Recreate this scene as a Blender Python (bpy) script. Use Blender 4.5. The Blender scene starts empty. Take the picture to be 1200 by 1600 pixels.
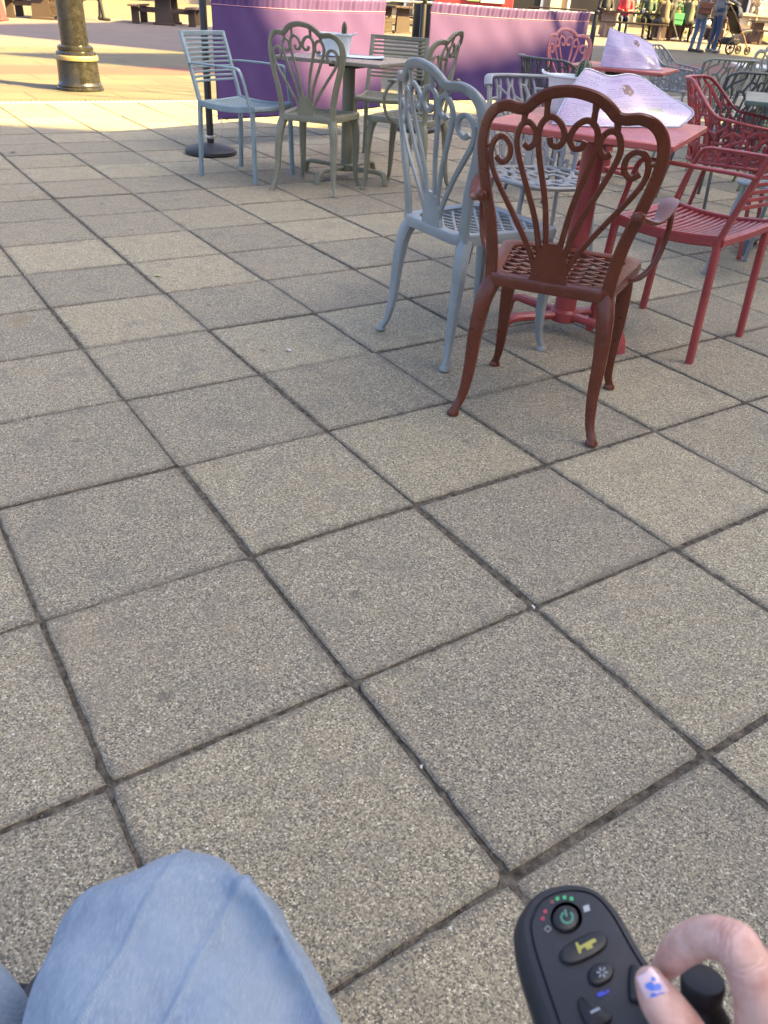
import bpy, bmesh, math, random
import numpy as np
from mathutils import Vector, Matrix
random.seed(7); np.random.seed(7)
rad = math.radians
SC = bpy.context.scene
COL = SC.collection

# ------------------------------------------------------------------ camera
H = 1.0694
PITCH, ROLL, FPX = .5799, .0678, 1231.56
cp, sp, cr, sr = math.cos(PITCH), math.sin(PITCH), math.cos(ROLL), math.sin(ROLL)
_right, _fwd, _up = Vector((1, 0, 0)), Vector((0, cp, -sp)), Vector((0, sp, cp))
CR = cr*_right + sr*_up; CU = -sr*_right + cr*_up
cam_d = bpy.data.cameras.new('camera'); cam = bpy.data.objects.new('camera', cam_d); COL.objects.link(cam)
m = Matrix.Identity(4)
for i in range(3):
    m[i][0], m[i][1], m[i][2] = CR[i], CU[i], -_fwd[i]
m[2][3] = H
cam.matrix_world = m
cam_d.sensor_fit = 'VERTICAL'; cam_d.sensor_height = 32; cam_d.sensor_width = 24
cam_d.lens = FPX/1600*32
cam_d.clip_start = .02; cam_d.clip_end = 600
cam_d.dof.use_dof = True; cam_d.dof.focus_distance = 2.6; cam_d.dof.aperture_fstop = 11.5
SC.camera = cam
SC.render.resolution_x, SC.render.resolution_y = 768, 1024

# ------------------------------------------------------------------ sky, sun, exposure
SUN_EL = rad(38)
LX, LY = .97, -.243                      # horizontal direction towards the sun
W = bpy.data.worlds.new('World'); SC.world = W; W.use_nodes = True
wn = W.node_tree; bgn = wn.nodes['Background']
sky = wn.nodes.new('ShaderNodeTexSky'); sky.sky_type = 'NISHITA'; sky.sun_disc = False
sky.sun_elevation = SUN_EL; sky.sun_rotation = math.atan2(LX, LY)
sky.air_density = .55; sky.dust_density = 4.0; sky.ozone_density = .6
wn.links.new(sky.outputs[0], bgn.inputs[0]); bgn.inputs[1].default_value = .08
sd = bpy.data.lights.new('sun', 'SUN'); sd.energy = 4.7; sd.angle = rad(.45); sd.color = (1, .73, .26)
sun = bpy.data.objects.new('sun', sd); COL.objects.link(sun)
Lv = Vector((LX*math.cos(SUN_EL), LY*math.cos(SUN_EL), math.sin(SUN_EL)))
sun.rotation_euler = Lv.to_track_quat('Z', 'Y').to_euler(); sun.location = Lv*60
SC.view_settings.view_transform = 'Standard'; SC.view_settings.look = 'None'
SC.view_settings.gamma = 1; SC.view_settings.use_curve_mapping = False
SC.view_settings.exposure = 3.12
SC.cycles.max_bounces = 6; SC.cycles.diffuse_bounces = 3; SC.cycles.glossy_bounces = 3; SC.cycles.transmission_bounces = 2
SC.cycles.caustics_reflective = False; SC.cycles.caustics_refractive = False

# ------------------------------------------------------------------ helpers
def V3(*a): return Vector(a)

class MB:
    """collects vertices and faces for ONE mesh"""
    def __init__(s): s.v = []; s.f = []; s.mi = []
    def add(s, vs, fs, mi=0):
        b = len(s.v); s.v += [tuple(p) for p in vs]
        for f in fs: s.f.append(tuple(i+b for i in f)); s.mi.append(mi)
    def box(s, c, size, rz=0, ch=.003, mi=0, rot=None):
        x, y, z = size[0]/2, size[1]/2, size[2]/2
        ch = min(ch, x*.6, y*.6, z*.6)
        bm = bmesh.new(); bmesh.ops.create_cube(bm, size=1)
        for q in bm.verts: q.co = Vector((q.co.x*2*x, q.co.y*2*y, q.co.z*2*z))
        if ch > 0: bmesh.ops.bevel(bm, geom=list(bm.edges), offset=ch, segments=1, affect='EDGES')
        M = rot.to_4x4() if rot is not None else Matrix.Rotation(rz, 4, 'Z')
        bm.verts.index_update()
        s.add([M @ q.co + Vector(c) for q in bm.verts], [[q.index for q in f.verts] for f in bm.faces], mi)
        bm.free()
    def sweep(s, pts, prof, sc=None, up=None, cap=True, closed=False, mi=0):
        """prof: 2D loop; sc: per point scale (float or (a,b)); frame: side = tangent x up"""
        pts = [Vector(p) for p in pts]; n = len(pts); k = len(prof)
        rings = []; side0 = None
        for i, p in enumerate(pts):
            if closed: t = pts[(i+1) % n]-pts[i-1]
            else: t = pts[min(i+1, n-1)]-pts[max(i-1, 0)]
            t.normalize()
            if up is not None:
                u = Vector(up[i]) if isinstance(up, list) else Vector(up)
                sd_ = t.cross(u)
                if sd_.length < 1e-4: sd_ = t.orthogonal()
            else:
                if side0 is None: sd_ = t.cross(Vector((0, 0, 1))) if abs(t.z) < .9 else t.cross(Vector((0, 1, 0)))
                else: sd_ = side0 - t*side0.dot(t)
            sd_.normalize(); side0 = sd_.copy(); u2 = sd_.cross(t)
            q = sc[i] if sc else 1
            a, b = (q if isinstance(q, tuple) else (q, q))
            rings.append([p + sd_*x*a + u2*y*b for x, y in prof])
        vs = [q for r in rings for q in r]; fs = []
        m_ = n if closed else n-1
        for i in range(m_):
            j = (i+1) % n
            for e in range(k):
                e2 = (e+1) % k
                fs.append((i*k+e, i*k+e2, j*k+e2, j*k+e))
        if cap and not closed:
            fs.append(tuple(range(k-1, -1, -1))); fs.append(tuple((n-1)*k+e for e in range(k)))
        s.add(vs, fs, mi)
    def tube(s, pts, r, seg=8, mi=0, **kw):
        prof = [(math.cos(2*math.pi*i/seg), math.sin(2*math.pi*i/seg)) for i in range(seg)]
        sc = r if isinstance(r, list) else [r]*len(pts)
        s.sweep(pts, prof, sc, mi=mi, **kw)
    def lathe(s, prof, c=(0, 0, 0), seg=24, sx=1, sy=1, mi=0):
        vs = []; fs = []; n = len(prof)
        for i in range(seg):
            a = 2*math.pi*i/seg
            for r, z in prof: vs.append((c[0]+r*sx*math.cos(a), c[1]+r*sy*math.sin(a), c[2]+z))
        for i in range(seg):
            j = (i+1) % seg
            for k in range(n-1): fs.append((i*n+k, j*n+k, j*n+k+1, i*n+k+1))
        fs.append(tuple(i*n for i in range(seg-1, -1, -1))); fs.append(tuple(i*n+n-1 for i in range(seg)))
        s.add(vs, fs, mi)
    def mesh(s, name, smooth=True, angle=38):
        me = bpy.data.meshes.new(name); me.from_pydata(s.v, [], s.f)
        me.polygons.foreach_set('material_index', s.mi)
        me.update()
        if smooth: smooth_mesh(me, angle)
        return me
    def build(s, name, mats, parent=None, smooth=True, angle=38):
        return link(name, s.mesh(name, smooth, angle), mats, parent)

def smooth_mesh(me, angle=38):
    me.polygons.foreach_set('use_smooth', [True]*len(me.polygons))
    me.set_sharp_from_angle(angle=rad(angle))

def link(name, me, mats=None, parent=None, override=None):
    o = bpy.data.objects.new(name, me); COL.objects.link(o)
    if mats is not None:
        me.materials.clear()
        for q in (mats if isinstance(mats, (list, tuple)) else [mats]): me.materials.append(q)
    if override is not None:
        for i, sl in enumerate(o.material_slots):
            sl.link = 'OBJECT'; sl.material = override
    if parent: o.parent = parent
    return o

def thing(name, label, cat, loc=(0, 0, 0), rz=0, group=None):
    o = bpy.data.objects.new(name, None); COL.objects.link(o); o.empty_display_size = .1
    o.location = loc; o.rotation_euler = (0, 0, rz); tag(o, label, cat, group); return o
def tag(o, label, cat, group=None):
    o['label'] = label; o['category'] = cat
    if group: o['group'] = group
    return o
def struct(o): o['kind'] = 'structure'; return o

def crom(pts, n=6, closed=False):
    """Catmull-Rom through points (tuples of any size)"""
    P = [np.array(p, float) for p in pts]; out = []; L = len(P)
    for i in range(L if closed else L-1):
        if closed: a, b, c, d = P[i-1], P[i], P[(i+1) % L], P[(i+2) % L]
        else: a, b, c, d = P[max(i-1, 0)], P[i], P[i+1], P[min(i+2, L-1)]
        for k in range(n):
            t = k/n
            out.append(.5*((2*b)+(c-a)*t+(2*a-5*b+4*c-d)*t*t+(3*b-a-3*c+d)*t**3))
    if not closed: out.append(P[-1])
    return [tuple(float(x) for x in q) for q in out]

def rect(w, h, c=.25):
    a, b = w/2, h/2; k = min(a, b)*2*c
    return [(a-k, -b), (a, -b+k), (a, b-k), (a-k, b), (-a+k, b), (-a, b-k), (-a, -b+k), (-a+k, -b)]

def remeshed(mb, voxel, smooth=6, sub=0, name='tmp'):
    me = mb.mesh('tmp', smooth=False)
    o = bpy.data.objects.new('tmp', me); COL.objects.link(o)
    r = o.modifiers.new('r', 'REMESH'); r.mode = 'VOXEL'; r.voxel_size = voxel
    if smooth:
        q = o.modifiers.new('s', 'SMOOTH'); q.iterations = smooth; q.factor = .5
    if sub:
        q = o.modifiers.new('u', 'SUBSURF'); q.levels = sub; q.render_levels = sub
    dg = bpy.context.evaluated_depsgraph_get()
    out = bpy.data.meshes.new_from_object(o.evaluated_get(dg), depsgraph=dg)
    bpy.data.objects.remove(o); bpy.data.meshes.remove(me)
    out.name = name
    out.polygons.foreach_set('use_smooth', [True]*len(out.polygons))
    return out

# ------------------------------------------------------------------ node helpers / materials
class NT:
    def __init__(s, name):
        s.m = bpy.data.materials.new(name); s.m.use_nodes = True
        s.t = s.m.node_tree; s.b = s.t.nodes['Principled BSDF']
    def n(s, typ, ins=None, **props):
        nd = s.t.nodes.new(typ)
        for k, v in props.items(): setattr(nd, k, v)
        for k, v in (ins or {}).items(): s.set(nd.inputs[k], v)
        return nd
    def set(s, sock, v):
        if isinstance(v, bpy.types.NodeSocket): s.t.links.new(v, sock)
        else:
            if hasattr(sock.default_value, '__len__') and len(sock.default_value) == 4 and len(v) == 3: v = (*v, 1)
            sock.default_value = v
    def math(s, op, a, b=0., c=0., clamp=False):
        nd = s.n('ShaderNodeMath', operation=op, use_clamp=clamp)
        s.set(nd.inputs[0], a); s.set(nd.inputs[1], b); s.set(nd.inputs[2], c)
        return nd.outputs[0]
    def mix(s, f, a, b, blend='MIX'):
        nd = s.n('ShaderNodeMix', data_type='RGBA', blend_type=blend)
        s.set(nd.inputs[0], f); s.set(nd.inputs[6], a); s.set(nd.inputs[7], b)
        return nd.outputs[2]
    def noise(s, vec, scale, detail=3, rough=.55):
        nd = s.n('ShaderNodeTexNoise', {'Scale': scale, 'Detail': detail, 'Roughness': rough})
        if vec is not None: s.set(nd.inputs['Vector'], vec)
        return nd.outputs[0]
    def vor(s, vec, scale, feature='F1', out=0):
        nd = s.n('ShaderNodeTexVoronoi', {'Scale': scale}, feature=feature)
        s.set(nd.inputs['Vector'], vec); return nd.outputs[out]
    def ramp(s, f, stops, interp='LINEAR'):
        nd = s.n('ShaderNodeValToRGB'); cr_ = nd.color_ramp; cr_.interpolation = interp
        while len(cr_.elements) > 1: cr_.elements.remove(cr_.elements[-1])
        for i, (p, c) in enumerate(stops):
            e = cr_.elements[0] if i == 0 else cr_.elements.new(p)
            e.position = p; e.color = (*c, 1) if hasattr(c, '__len__') else (c, c, c, 1)
        s.set(nd.inputs[0], f); return nd.outputs[0]
    def mr(s, v, a, b, c=0., d=1.):
        nd = s.n('ShaderNodeMapRange', {0: v, 1: a, 2: b, 3: c, 4: d}); return nd.outputs[0]
    def pos(s): return s.n('ShaderNodeNewGeometry').outputs['Position']
    def obj(s): return s.n('ShaderNodeTexCoord').outputs['Object']
    def uv(s): return s.n('ShaderNodeTexCoord').outputs['UV']
    def xyz(s, v): return s.n('ShaderNodeSeparateXYZ', {0: v}).outputs
    def vec(s, x, y, z=0.): return s.n('ShaderNodeCombineXYZ', {0: x, 1: y, 2: z}).outputs[0]
    def bump(s, h, strength=.3, dist=.002):
        nd = s.n('ShaderNodeBump', {'Strength': strength, 'Distance': dist, 'Height': h})
        s.t.links.new(nd.outputs[0], s.b.inputs['Normal'])
    def out(s, **kw):
        for k, v in kw.items(): s.set(s.b.inputs[k.replace('_', ' ')], v)
        return s.m

def paint(name, col, rough=.45, wear=.12, bump=.08, spec=.5, scale=1.0, metal=0., dirt=(.16, .13, .11)):
    """powder coat: mottled tone, scuffs, slight orange peel"""
    t = NT(name); p = t.obj()
    a = t.noise(p, 9*scale, 4); b = t.noise(p, 55*scale, 3); c = t.noise(p, 420*scale, 2)
    base = t.mix(t.mr(a, .3, .7, 0, 1), tuple(x*.84 for x in col), tuple(min(1, x*1.14) for x in col))
    base = t.mix(t.math('MULTIPLY', t.mr(b, .56, .72), wear), base, dirt)
    chips = t.mr(t.noise(p, 170*scale, 4, .7), .685, .72, 0, .45); base = t.mix(t.math('MULTIPLY', chips, t.mr(a, .42, .62)), base, tuple(min(1, x*.5+.20) for x in col))
    t.bump(t.math('ADD', c, t.math('ADD', t.math('MULTIPLY', b, .6), t.math('MULTIPLY', chips, -1.5))), bump, .001)
    return t.out(Base_Color=base, Roughness=t.mr(b, .3, .7, rough*.85, rough*1.25), Specular_IOR_Level=spec, Metallic=metal)

def plain(name, col, rough=.6, **kw):
    t = NT(name); p = t.obj(); a = t.noise(p, 14, 3)
    base = t.mix(a, tuple(x*.8 for x in col), tuple(min(1, x*1.18) for x in col))
    return t.out(Base_Color=base, Roughness=rough, **kw)

YAW = .6091; GX, GY, S = -.0364, 1.0478, .45
Ux, Uy = math.cos(YAW), math.sin(YAW)

def grid_uv(t):
    """paving-grid coordinates (units of one slab) from world position"""
    x, y, z = t.xyz(t.pos())
    x = t.math('SUBTRACT', x, GX); y = t.math('SUBTRACT', y, GY)
    u = t.math('MULTIPLY', t.math('ADD', t.math('MULTIPLY', x, Ux), t.math('MULTIPLY', y, Uy)), 1/S)
    v = t.math('MULTIPLY', t.math('SUBTRACT', t.math('MULTIPLY', y, Ux), t.math('MULTIPLY', x, Uy)), 1/S)
    return u, v

def slab_material():
    t = NT('concrete_slab'); P = t.pos(); u, v = grid_uv(t)
    fu, fv = t.math('FLOOR', u), t.math('FLOOR', v)
    wn_ = t.n('ShaderNodeTexWhiteNoise', {'Vector': t.vec(fu, fv, 3.3)}, noise_dimensions='3D')
    r1, g1, b1 = t.n('ShaderNodeSeparateColor', {0: wn_.outputs['Color']}).outputs[:3]
    grain = t.vor(P, 370, out=1)                       # one colour per aggregate grain
    gr = t.n('ShaderNodeSeparateColor', {0: grain}).outputs
    g = t.ramp(gr[0], [(0, (.036, .036, .039)), (.18, (.09, .087, .086)), (.34, (.195, .181, .159)), (.60, (.29, .264, .22)), (.84, (.375, .34, .28)), (.94, (.49, .46, .41)), (1, (.68, .66, .61))])
    fine = t.noise(P, 240, 2, .7)
    med = t.noise(P, 90, 3, .6)
    col = t.mix(.15, g, (.245, .224, .188)); col = t.mix(t.mr(t.noise(P, 11, 4, .6), .45, .65, 0, .24), col, (.165, .16, .155)); col = t.mix(t.mr(t.noise(P, 7.5, 4, .6), .52, .7, 0, .2), col, (.33, .285, .21))
    col = t.mix(t.mr(fine, .35, .7, 0, .46), col, (.09, .087, .084))
    col = t.mix(t.mr(med, .5, .75, 0, .25), col, (.34, .29, .215))
    # slab to slab tone
    tone = t.mix(t.math('POWER', r1, 1.3), (1.06, 1.01, .83), (1.42, 1.345, 1.03))
    col = t.mix(1, col, tone, 'MULTIPLY')
    warm = t.mr(t.noise(P, 2.3, 4, .6), .48, .72, 0, .3)
    col = t.mix(t.math('MULTIPLY', warm, t.mr(g1, .2, .9)), col, (.30, .238, .155))
    grime = t.mr(t.noise(P, 5.5, 5, .65), .55, .75, 0, .35)
    col = t.mix(grime, col, (.115, .108, .104))
    # dirt creeping in from the joints
    eu = t.math('ABSOLUTE', t.math('SUBTRACT', t.math('FRACT', u), .5)); ev = t.math('ABSOLUTE', t.math('SUBTRACT', t.math('FRACT', v), .5))
    e = t.math('MAXIMUM', eu, ev)
    e = t.math('ADD', e, t.math('MULTIPLY', t.math('SUBTRACT', t.noise(P, 21, 4, .65), .5), .13))
    col = t.mix(t.mr(e, .445, .50, 0, .55), col, (.10, .094, .085))
    # droppings, gum, specks
    v2 = t.n('ShaderNodeTexVoronoi', {'Scale': 7.}, voronoi_dimensions='2D'); t.set(v2.inputs['Vector'], P); gate = t.math('GREATER_THAN', t.n('ShaderNodeSeparateColor', {0: v2.outputs[1]}).outputs[0], .72)
    col = t.mix(t.math('MULTIPLY', t.mr(t.math('ADD', v2.outputs[0], t.math('MULTIPLY', fine, .012)), .026, .019, 0, .8), gate), col, (.62, .60, .56))
    stain = t.mr(t.noise(P, 3.1, 2, .4), .70, .76, 0, .45); col = t.mix(stain, col, (.20, .145, .075))
    v3 = t.n('ShaderNodeTexVoronoi', {'Scale': 1.9}, voronoi_dimensions='2D'); t.set(v3.inputs['Vector'], P); gate3 = t.math('GREATER_THAN', t.n('ShaderNodeSeparateColor', {0: v3.outputs[1]}).outputs[1], .45)
    col = t.mix(t.math('MULTIPLY', t.mr(t.math('ADD', v3.outputs[0], t.math('MULTIPLY', fine, .02)), .040, .028, 0, .55), gate3), col, (.10, .09, .075))
    h = t.math('ADD', t.math('MULTIPLY', gr[0], .7), t.math('MULTIPLY', t.noise(P, 160, 3), .9))
    t.bump(h, .55, .0012)
    return t.out(Base_Color=col, Roughness=.82, Specular_IOR_Level=.3)

def plaza_material():
    t = NT('plaza_paving'); P = t.pos(); u, v = grid_uv(t)
    br = t.n('ShaderNodeTexBrick', {'Vector': t.vec(t.math('MULTIPLY', u, .45), t.math('MULTIPLY', v, .45), 0.), 'Color1': (.108, .097, .060, 1), 'Color2': (.133, .118, .073, 1), 'Mortar': (.05, .043, .035, 1), 'Scale': 1, 'Mortar Size': .012, 'Brick Width': .9, 'Row Height': .6})
    col = br.outputs[0]
    edge = t.math('ADD', v, t.math('MULTIPLY', t.math('SUBTRACT', t.noise(P, .8, 2), .5), .9))
    band = t.math('MULTIPLY', t.mr(edge, 23.9, 24.1), t.mr(edge, 26.6, 26.4))
    pav = t.n('ShaderNodeTexBrick', {'Vector': t.vec(t.math('MULTIPLY', u, .45), t.math('MULTIPLY', v, .45), 0.), 'Color1': (.20, .045, .035, 1), 'Color2': (.17, .055, .042, 1), 'Mortar': (.1, .07, .055, 1), 'Scale': 1, 'Mortar Size': .006, 'Brick Width': .22, 'Row Height': .11}).outputs[0]
    shade_band = t.math('MULTIPLY', t.mr(v, 33.9, 34.0), t.mr(v, 60.1, 60.0))
    mauve = t.mix(.75, col, (.165, .125, .12))  # grey mauve of the far shade, painted into the paving colour
    col = t.mix(shade_band, col, mauve)
    col = t.mix(t.math('MULTIPLY', band, .8), col, pav)
    col = t.mix(t.mr(t.noise(P, 1.2, 5, .6), .42, .75, 0, .5), col, (.085, .072, .06))
    col = t.mix(t.mr(t.noise(P, 120, 3, .6), .4, .7, 0, .35), col, (.08, .075, .066))
    t.bump(t.noise(P, 140, 3), .4, .002)
    return t.out(Base_Color=col, Roughness=.8)

def joint_material():
    t = NT('joint_dirt'); P = t.pos()
    a = t.noise(P, 60, 4, .65); b = t.noise(P, 300, 3, .6)
    col = t.ramp(a, [(.25, (.030, .024, .017)), (.45, (.095, .082, .062)), (.62, (.175, .152, .115)), (.85, (.27, .235, .175))])
    col = t.mix(t.mr(t.noise(P, 14, 3), .6, .75, 0, .35), col, (.05, .06, .03))
    t.bump(t.math('ADD', a, b), 1., .006)
    return t.out(Base_Color=col, Roughness=.95, Specular_IOR_Level=.15)

M = {}
M['slab'] = slab_material(); M['plaza'] = plaza_material(); M['joint'] = joint_material()
M['brown'] = paint('brown_red_paint', (.116, .029, .014), .31, .14, .07, spec=.42)
M['red'] = paint('red_paint', (.30, .048, .047), .36, .12, .07)
M['red_top'] = paint('red_table_top', (.42, .095, .08), .36, .1, .1)
M['bluegrey'] = paint('blue_grey_paint', (.235, .265, .266), .34, .18)
M['paleblue'] = paint('pale_blue_paint', (.205, .275, .30), .38, .1)
M['olive'] = paint('olive_paint', (.19, .188, .128), .38, .12)
M['olive_top'] = paint('olive_table_top', (.20, .18, .145), .3, .15)
M['palegrey'] = paint('pale_grey_paint', (.25, .26, .265), .36, .15)
M['darkgrey'] = paint('dark_grey_paint', (.075, .078, .075), .4, .12)
M['sage'] = paint('sage_paint', (.23, .25, .19), .42, .15)
M['green'] = paint('green_paint', (.15, .18, .075), .42, .1)
M['pink'] = paint('pink_paint', (.45, .15, .15), .45, .1)
M['greengrey'] = paint('green_grey_paint', (.22, .25, .22), .42, .1)
M['black'] = plain('black_metal', (.012, .012, .013), .4)
M['rubber'] = plain('black_rubber', (.016, .016, .018), .55)
M['steel'] = paint('brushed_steel', (.52, .5, .46), .3, .2, .05, metal=.8)
M['wood_dark'] = plain('dark_timber', (.05, .032, .024), .7)
M['wood'] = plain('weathered_timber', (.15, .095, .07), .75)
M['wood_grey'] = plain('pale_grey_timber', (.28, .21, .165), .75)  # lighter grey wood of the far trestles

# ------------------------------------------------------------------ ground
def sheet(name, x0, x1, y0, y1, z, mat):
    mb = MB(); mb.add([(x0, y0, z), (x1, y0, z), (x1, y1, z), (x0, y1, z)], [(0, 1, 2, 3)])
    return struct(mb.build(name, mat, smooth=False))
def gw(u, v): return (GX+S*(u*Ux-v*Uy), GY+S*(u*Uy+v*Ux))
VD = 18.0                                   # the drain line that ends the slab paving
mb = MB(); q = [gw(-60, -14), gw(60, -14), gw(60, VD), gw(-60, VD)]
mb.add([(x, y, -.0048) for x, y in q], [(0, 1, 2, 3)])
terrace = struct(mb.build('terrace_paving', M['joint'], smooth=False))
def sstep(x): x = min(1, max(0, x)); return x*x*(3-2*x)
def gz(x, y):
    """the far plaza rises gently to the right"""
    v = ((y-GY)*Ux-(x-GX)*Uy)
    return .31*sstep((x+4)/11)*sstep((v-8.3)/6)
mb = MB(); us = [-400, -60]+list(range(-40, 90, 4))+[120, 400]; vv = [VD+.35]+[VD+.35+i*2 for i in range(1, 16)]+[60, 80, 120, 300, 900]
vs = []
for v_ in vv:
    for u_ in us: x, y = gw(u_, v_); vs.append((x, y, gz(x, y)))
K = len(us)
mb.add(vs, [(j*K+i, j*K+i+1, (j+1)*K+i+1, (j+1)*K+i) for j in range(len(vv)-1) for i in range(K-1)])
struct(mb.build('plaza', M['plaza']))
mb = MB(); q = [gw(-400, -900), gw(400, -900), gw(400, 900), gw(-400, 900)]
mb.add([(x, y, -.06) for x, y in q], [(0, 1, 2, 3)])
struct(mb.build('ground', M['joint'], smooth=False))

def slab_mesh(seed, k=22, w=.4385, ch=.0035):
    rn = random.Random(seed); h = w/2; loop = []
    def off(): return -rn.gauss(0, .0006) - (abs(rn.gauss(0, .0028)) if rn.random() < .07 else 0)
    for s_ in range(4):
        for i in range(k):
            t_ = -h+2*h*i/k; o_ = off()
            if i == 0: o_ = -abs(rn.gauss(.002, .002))
            p = (t_, -h-o_*1.0)
            if i == 0: p = (-h+abs(o_), -h+abs(o_))
            a = s_*math.pi/2
            loop.append((p[0]*math.cos(a)-p[1]*math.sin(a), p[0]*math.sin(a)+p[1]*math.cos(a)))
    n = len(loop); sc_ = 1-ch*2/w
    vs = [(x*sc_, y*sc_, rn.gauss(0, .0003)) for x, y in loop] + [(x, y, -ch*.9) for x, y in loop] + [(x*1.004, y*1.004, -.03) for x, y in loop]
    fs = [tuple(range(n))]
    for r_ in range(2):
        for i in range(n):
            j = (i+1) % n; fs.append((r_*n+j, r_*n+i, (r_+1)*n+i, (r_+1)*n+j))
    return vs, fs
def px_of(x, y, z=0):
    d = Vector((x, y, z-H)); zz = d.dot(_fwd)
    if zz < .05: return None
    return 600+FPX*d.dot(CR)/zz, 800-FPX*d.dot(CU)/zz, zz
variants = [slab_mesh(i) for i in range(10)]
vmesh = []
for vs, fs in variants:
    mb = MB(); mb.add(vs, fs); me = mb.mesh('paving_slab', smooth=False); me.materials.append(M['slab']); vmesh.append(me)
cells = []
for iv in range(-4, 18):
    for iu in range(-24, 34):
        x, y = gw(iu+.5, iv+.5)
        if y < -.3 or y > 22: continue
        p = px_of(x, y)
        vis = p is not None and -260/p[2] < p[0] < 1200+260/p[2] and p[1] < 1600+500/p[2]
        cells.append((not vis, p[2] if p else 99, iu, iv, x, y))
cells.sort()
rest = MB()
for i, (hid, dist, iu, iv, x, y) in enumerate(cells):
    rn = random.Random(iu*917+iv*31+5)
    k = rn.randrange(10); q = rn.randrange(4)
    dx, dy, dz = rn.gauss(0, .002), rn.gauss(0, .002), rn.gauss(0, .001)
    tx, ty = rn.gauss(0, .003), rn.gauss(0, .003); rz = YAW+q*math.pi/2+rn.gauss(0, .0028)
    s_ = 1+rn.gauss(0, .004) + (.010 if rn.random() < .2 else 0)
    if not hid and i < 300:
        o = bpy.data.objects.new('paving_slab', vmesh[k]); COL.objects.link(o); o.parent = terrace
        o.location = (x+dx, y+dy, dz); o.rotation_euler = (tx, ty, rz); o.scale = (s_, s_, 1)
    elif y < 17:
        c, n_ = math.cos(rz), math.sin(rz); h = .2185
        cs = [(-h, -h), (h, -h), (h, h), (-h, h)]
        top = [(x+dx+a*c-b*n_, y+dy+a*n_+b*c, dz*.6) for a, b in cs]
        bot = [(p[0], p[1], -.03) for p in top]
        rest.add(top+bot, [(0, 1, 2, 3)]+[((j+1) % 4, j, 4+j, 4+(j+1) % 4) for j in range(4)])
o = rest.build('distant_slabs', M['slab'], terrace, smooth=False); o['kind'] = 'stuff'

# grit and crumbs lying in the nearer joints
gm = MB(); rn = random.Random(12)
for k in range(5200):
    dist_ = rn.uniform(.0, 1.)**1.2*8
    if rn.random() < .5: u_, v_ = round(rn.uniform(-4, 10)), rn.uniform(-3, 7)
    else: u_, v_ = rn.uniform(-4, 10), round(rn.uniform(-3, 7))
    x, y = gw(u_, v_); x += rn.gauss(0, .0035); y += rn.gauss(0, .0035); r = abs(rn.gauss(.0014, .0009))+.0006
    vs = []
    for q in range(6):
        a = q*math.pi/3+rn.random(); vs.append((x+r*rn.uniform(.7, 1.4)*math.cos(a), y+r*rn.uniform(.7, 1.3)*math.sin(a), -.005))
    vs.append((x+rn.gauss(0, r*.3), y+rn.gauss(0, r*.3), -.005+r*rn.uniform(.9, 1.7)))
    gm.add(vs, [(q, (q+1) % 6, 6) for q in range(6)], rn.choice((0, 0, 0, 1, 1, 2)))
o = gm.build('joint_grit', [plain('grit_brown', (.12, .10, .075), .9), plain('grit_dark', (.04, .037, .033), .9), plain('grit_pale', (.34, .30, .25), .9)], terrace, smooth=False); o['kind'] = 'stuff'

# drain line with pale studs
mb = MB(); q = [gw(-60, VD-.02), gw(60, VD-.02), gw(60, VD+.38), gw(-60, VD+.38)]
mb.add([(x, y, -.0035) for x, y in q], [(0, 1, 2, 3)])
drain = struct(mb.build('drain_channel', plain('drain_concrete', (.26, .235, .19), .8), smooth=False))
mb = MB(); rn = random.Random(3)
for i in range(420):
    x, y = gw(-14+i*.105, VD+.12)
    mb.lathe([(.019, -.004), (.019, .004), (.013, .009)], (x, y, 0), seg=7)
o = mb.build('drain_studs', plain('pale_stud', (.62, .58, .5), .5), drain); o['kind'] = 'stuff'

# ------------------------------------------------------------------ unseen buildings, added with rooflines shaped to cast the terrace shade
def shade_building(name, label, s0, s1, roof, mat, depth=9, A=24.0):
    """wall facing the terrace; roof: list of (s, height)"""
    t = thing(name, label, 'building', (LX*A+.243*(s0+s1)/2, LY*A+.97*(s0+s1)/2, 0))
    ox, oy = t.location.x, t.location.y
    def w(s, a, z): return (LX*a+.243*s-ox, LY*a+.97*s-oy, z)
    mb = MB(); n = len(roof)
    fr = [w(s0, A, -.05)]+[w(s, A, h) for s, h in roof]+[w(s1, A, -.05)]
    bk = [w(s0, A+depth, -.05)]+[w(s, A+depth, h) for s, h in roof]+[w(s1, A+depth, -.05)]
    k = len(fr); mb.add(fr+bk, [tuple(range(k)), tuple(range(2*k-1, k-1, -1))]+[(i, k+i, k+(i+1) % k, (i+1) % k) for i in range(k)])
    mb.build('wall', mat, t, smooth=False)
    gl = M['glass_dark']
    hmin = min(h for _, h in roof)-1.5
    zz = 4.0; nx = max(2, int((s1-s0)/4))
    wm = None
    while zz < hmin:
        for i in range(nx):
            s = s0+(i+.5)*(s1-s0)/nx
            if s < -16 or s > 30: continue
            if wm is None:
                b = MB(); b.box((0, 0, 0), (.12, 1.2, 1.8), ch=.02); wm = b.mesh('window', smooth=False); wm.materials.append(gl)
            o = link('window', wm, None, t); o.location = w(s, A-.02, zz); o.rotation_euler = (0, 0, math.atan2(LY, LX))
        zz += 3.2
    return t
M['glass_dark'] = plain('dark_window_glass', (.03, .035, .04), .08)
M['brick'] = plain('brown_brick', (.28, .17, .12), .85); M['stone'] = plain('pale_stone', (.50, .44, .35), .85)
shade_building('terrace_shade_building', 'unseen tall gabled brick building added right of the cafe to shade it', -34, 11.35,
                [(-34, 25.2), (5.95, 25.2), (6.05, 22.6), (6.35, 21.9), (6.75, 21.3), (7.0, 20.95), (7.5, 20.98), (8.0, 20.88), (9.0, 20.42), (10, 20.1), (11.35, 19.6)], M['brick'])
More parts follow.
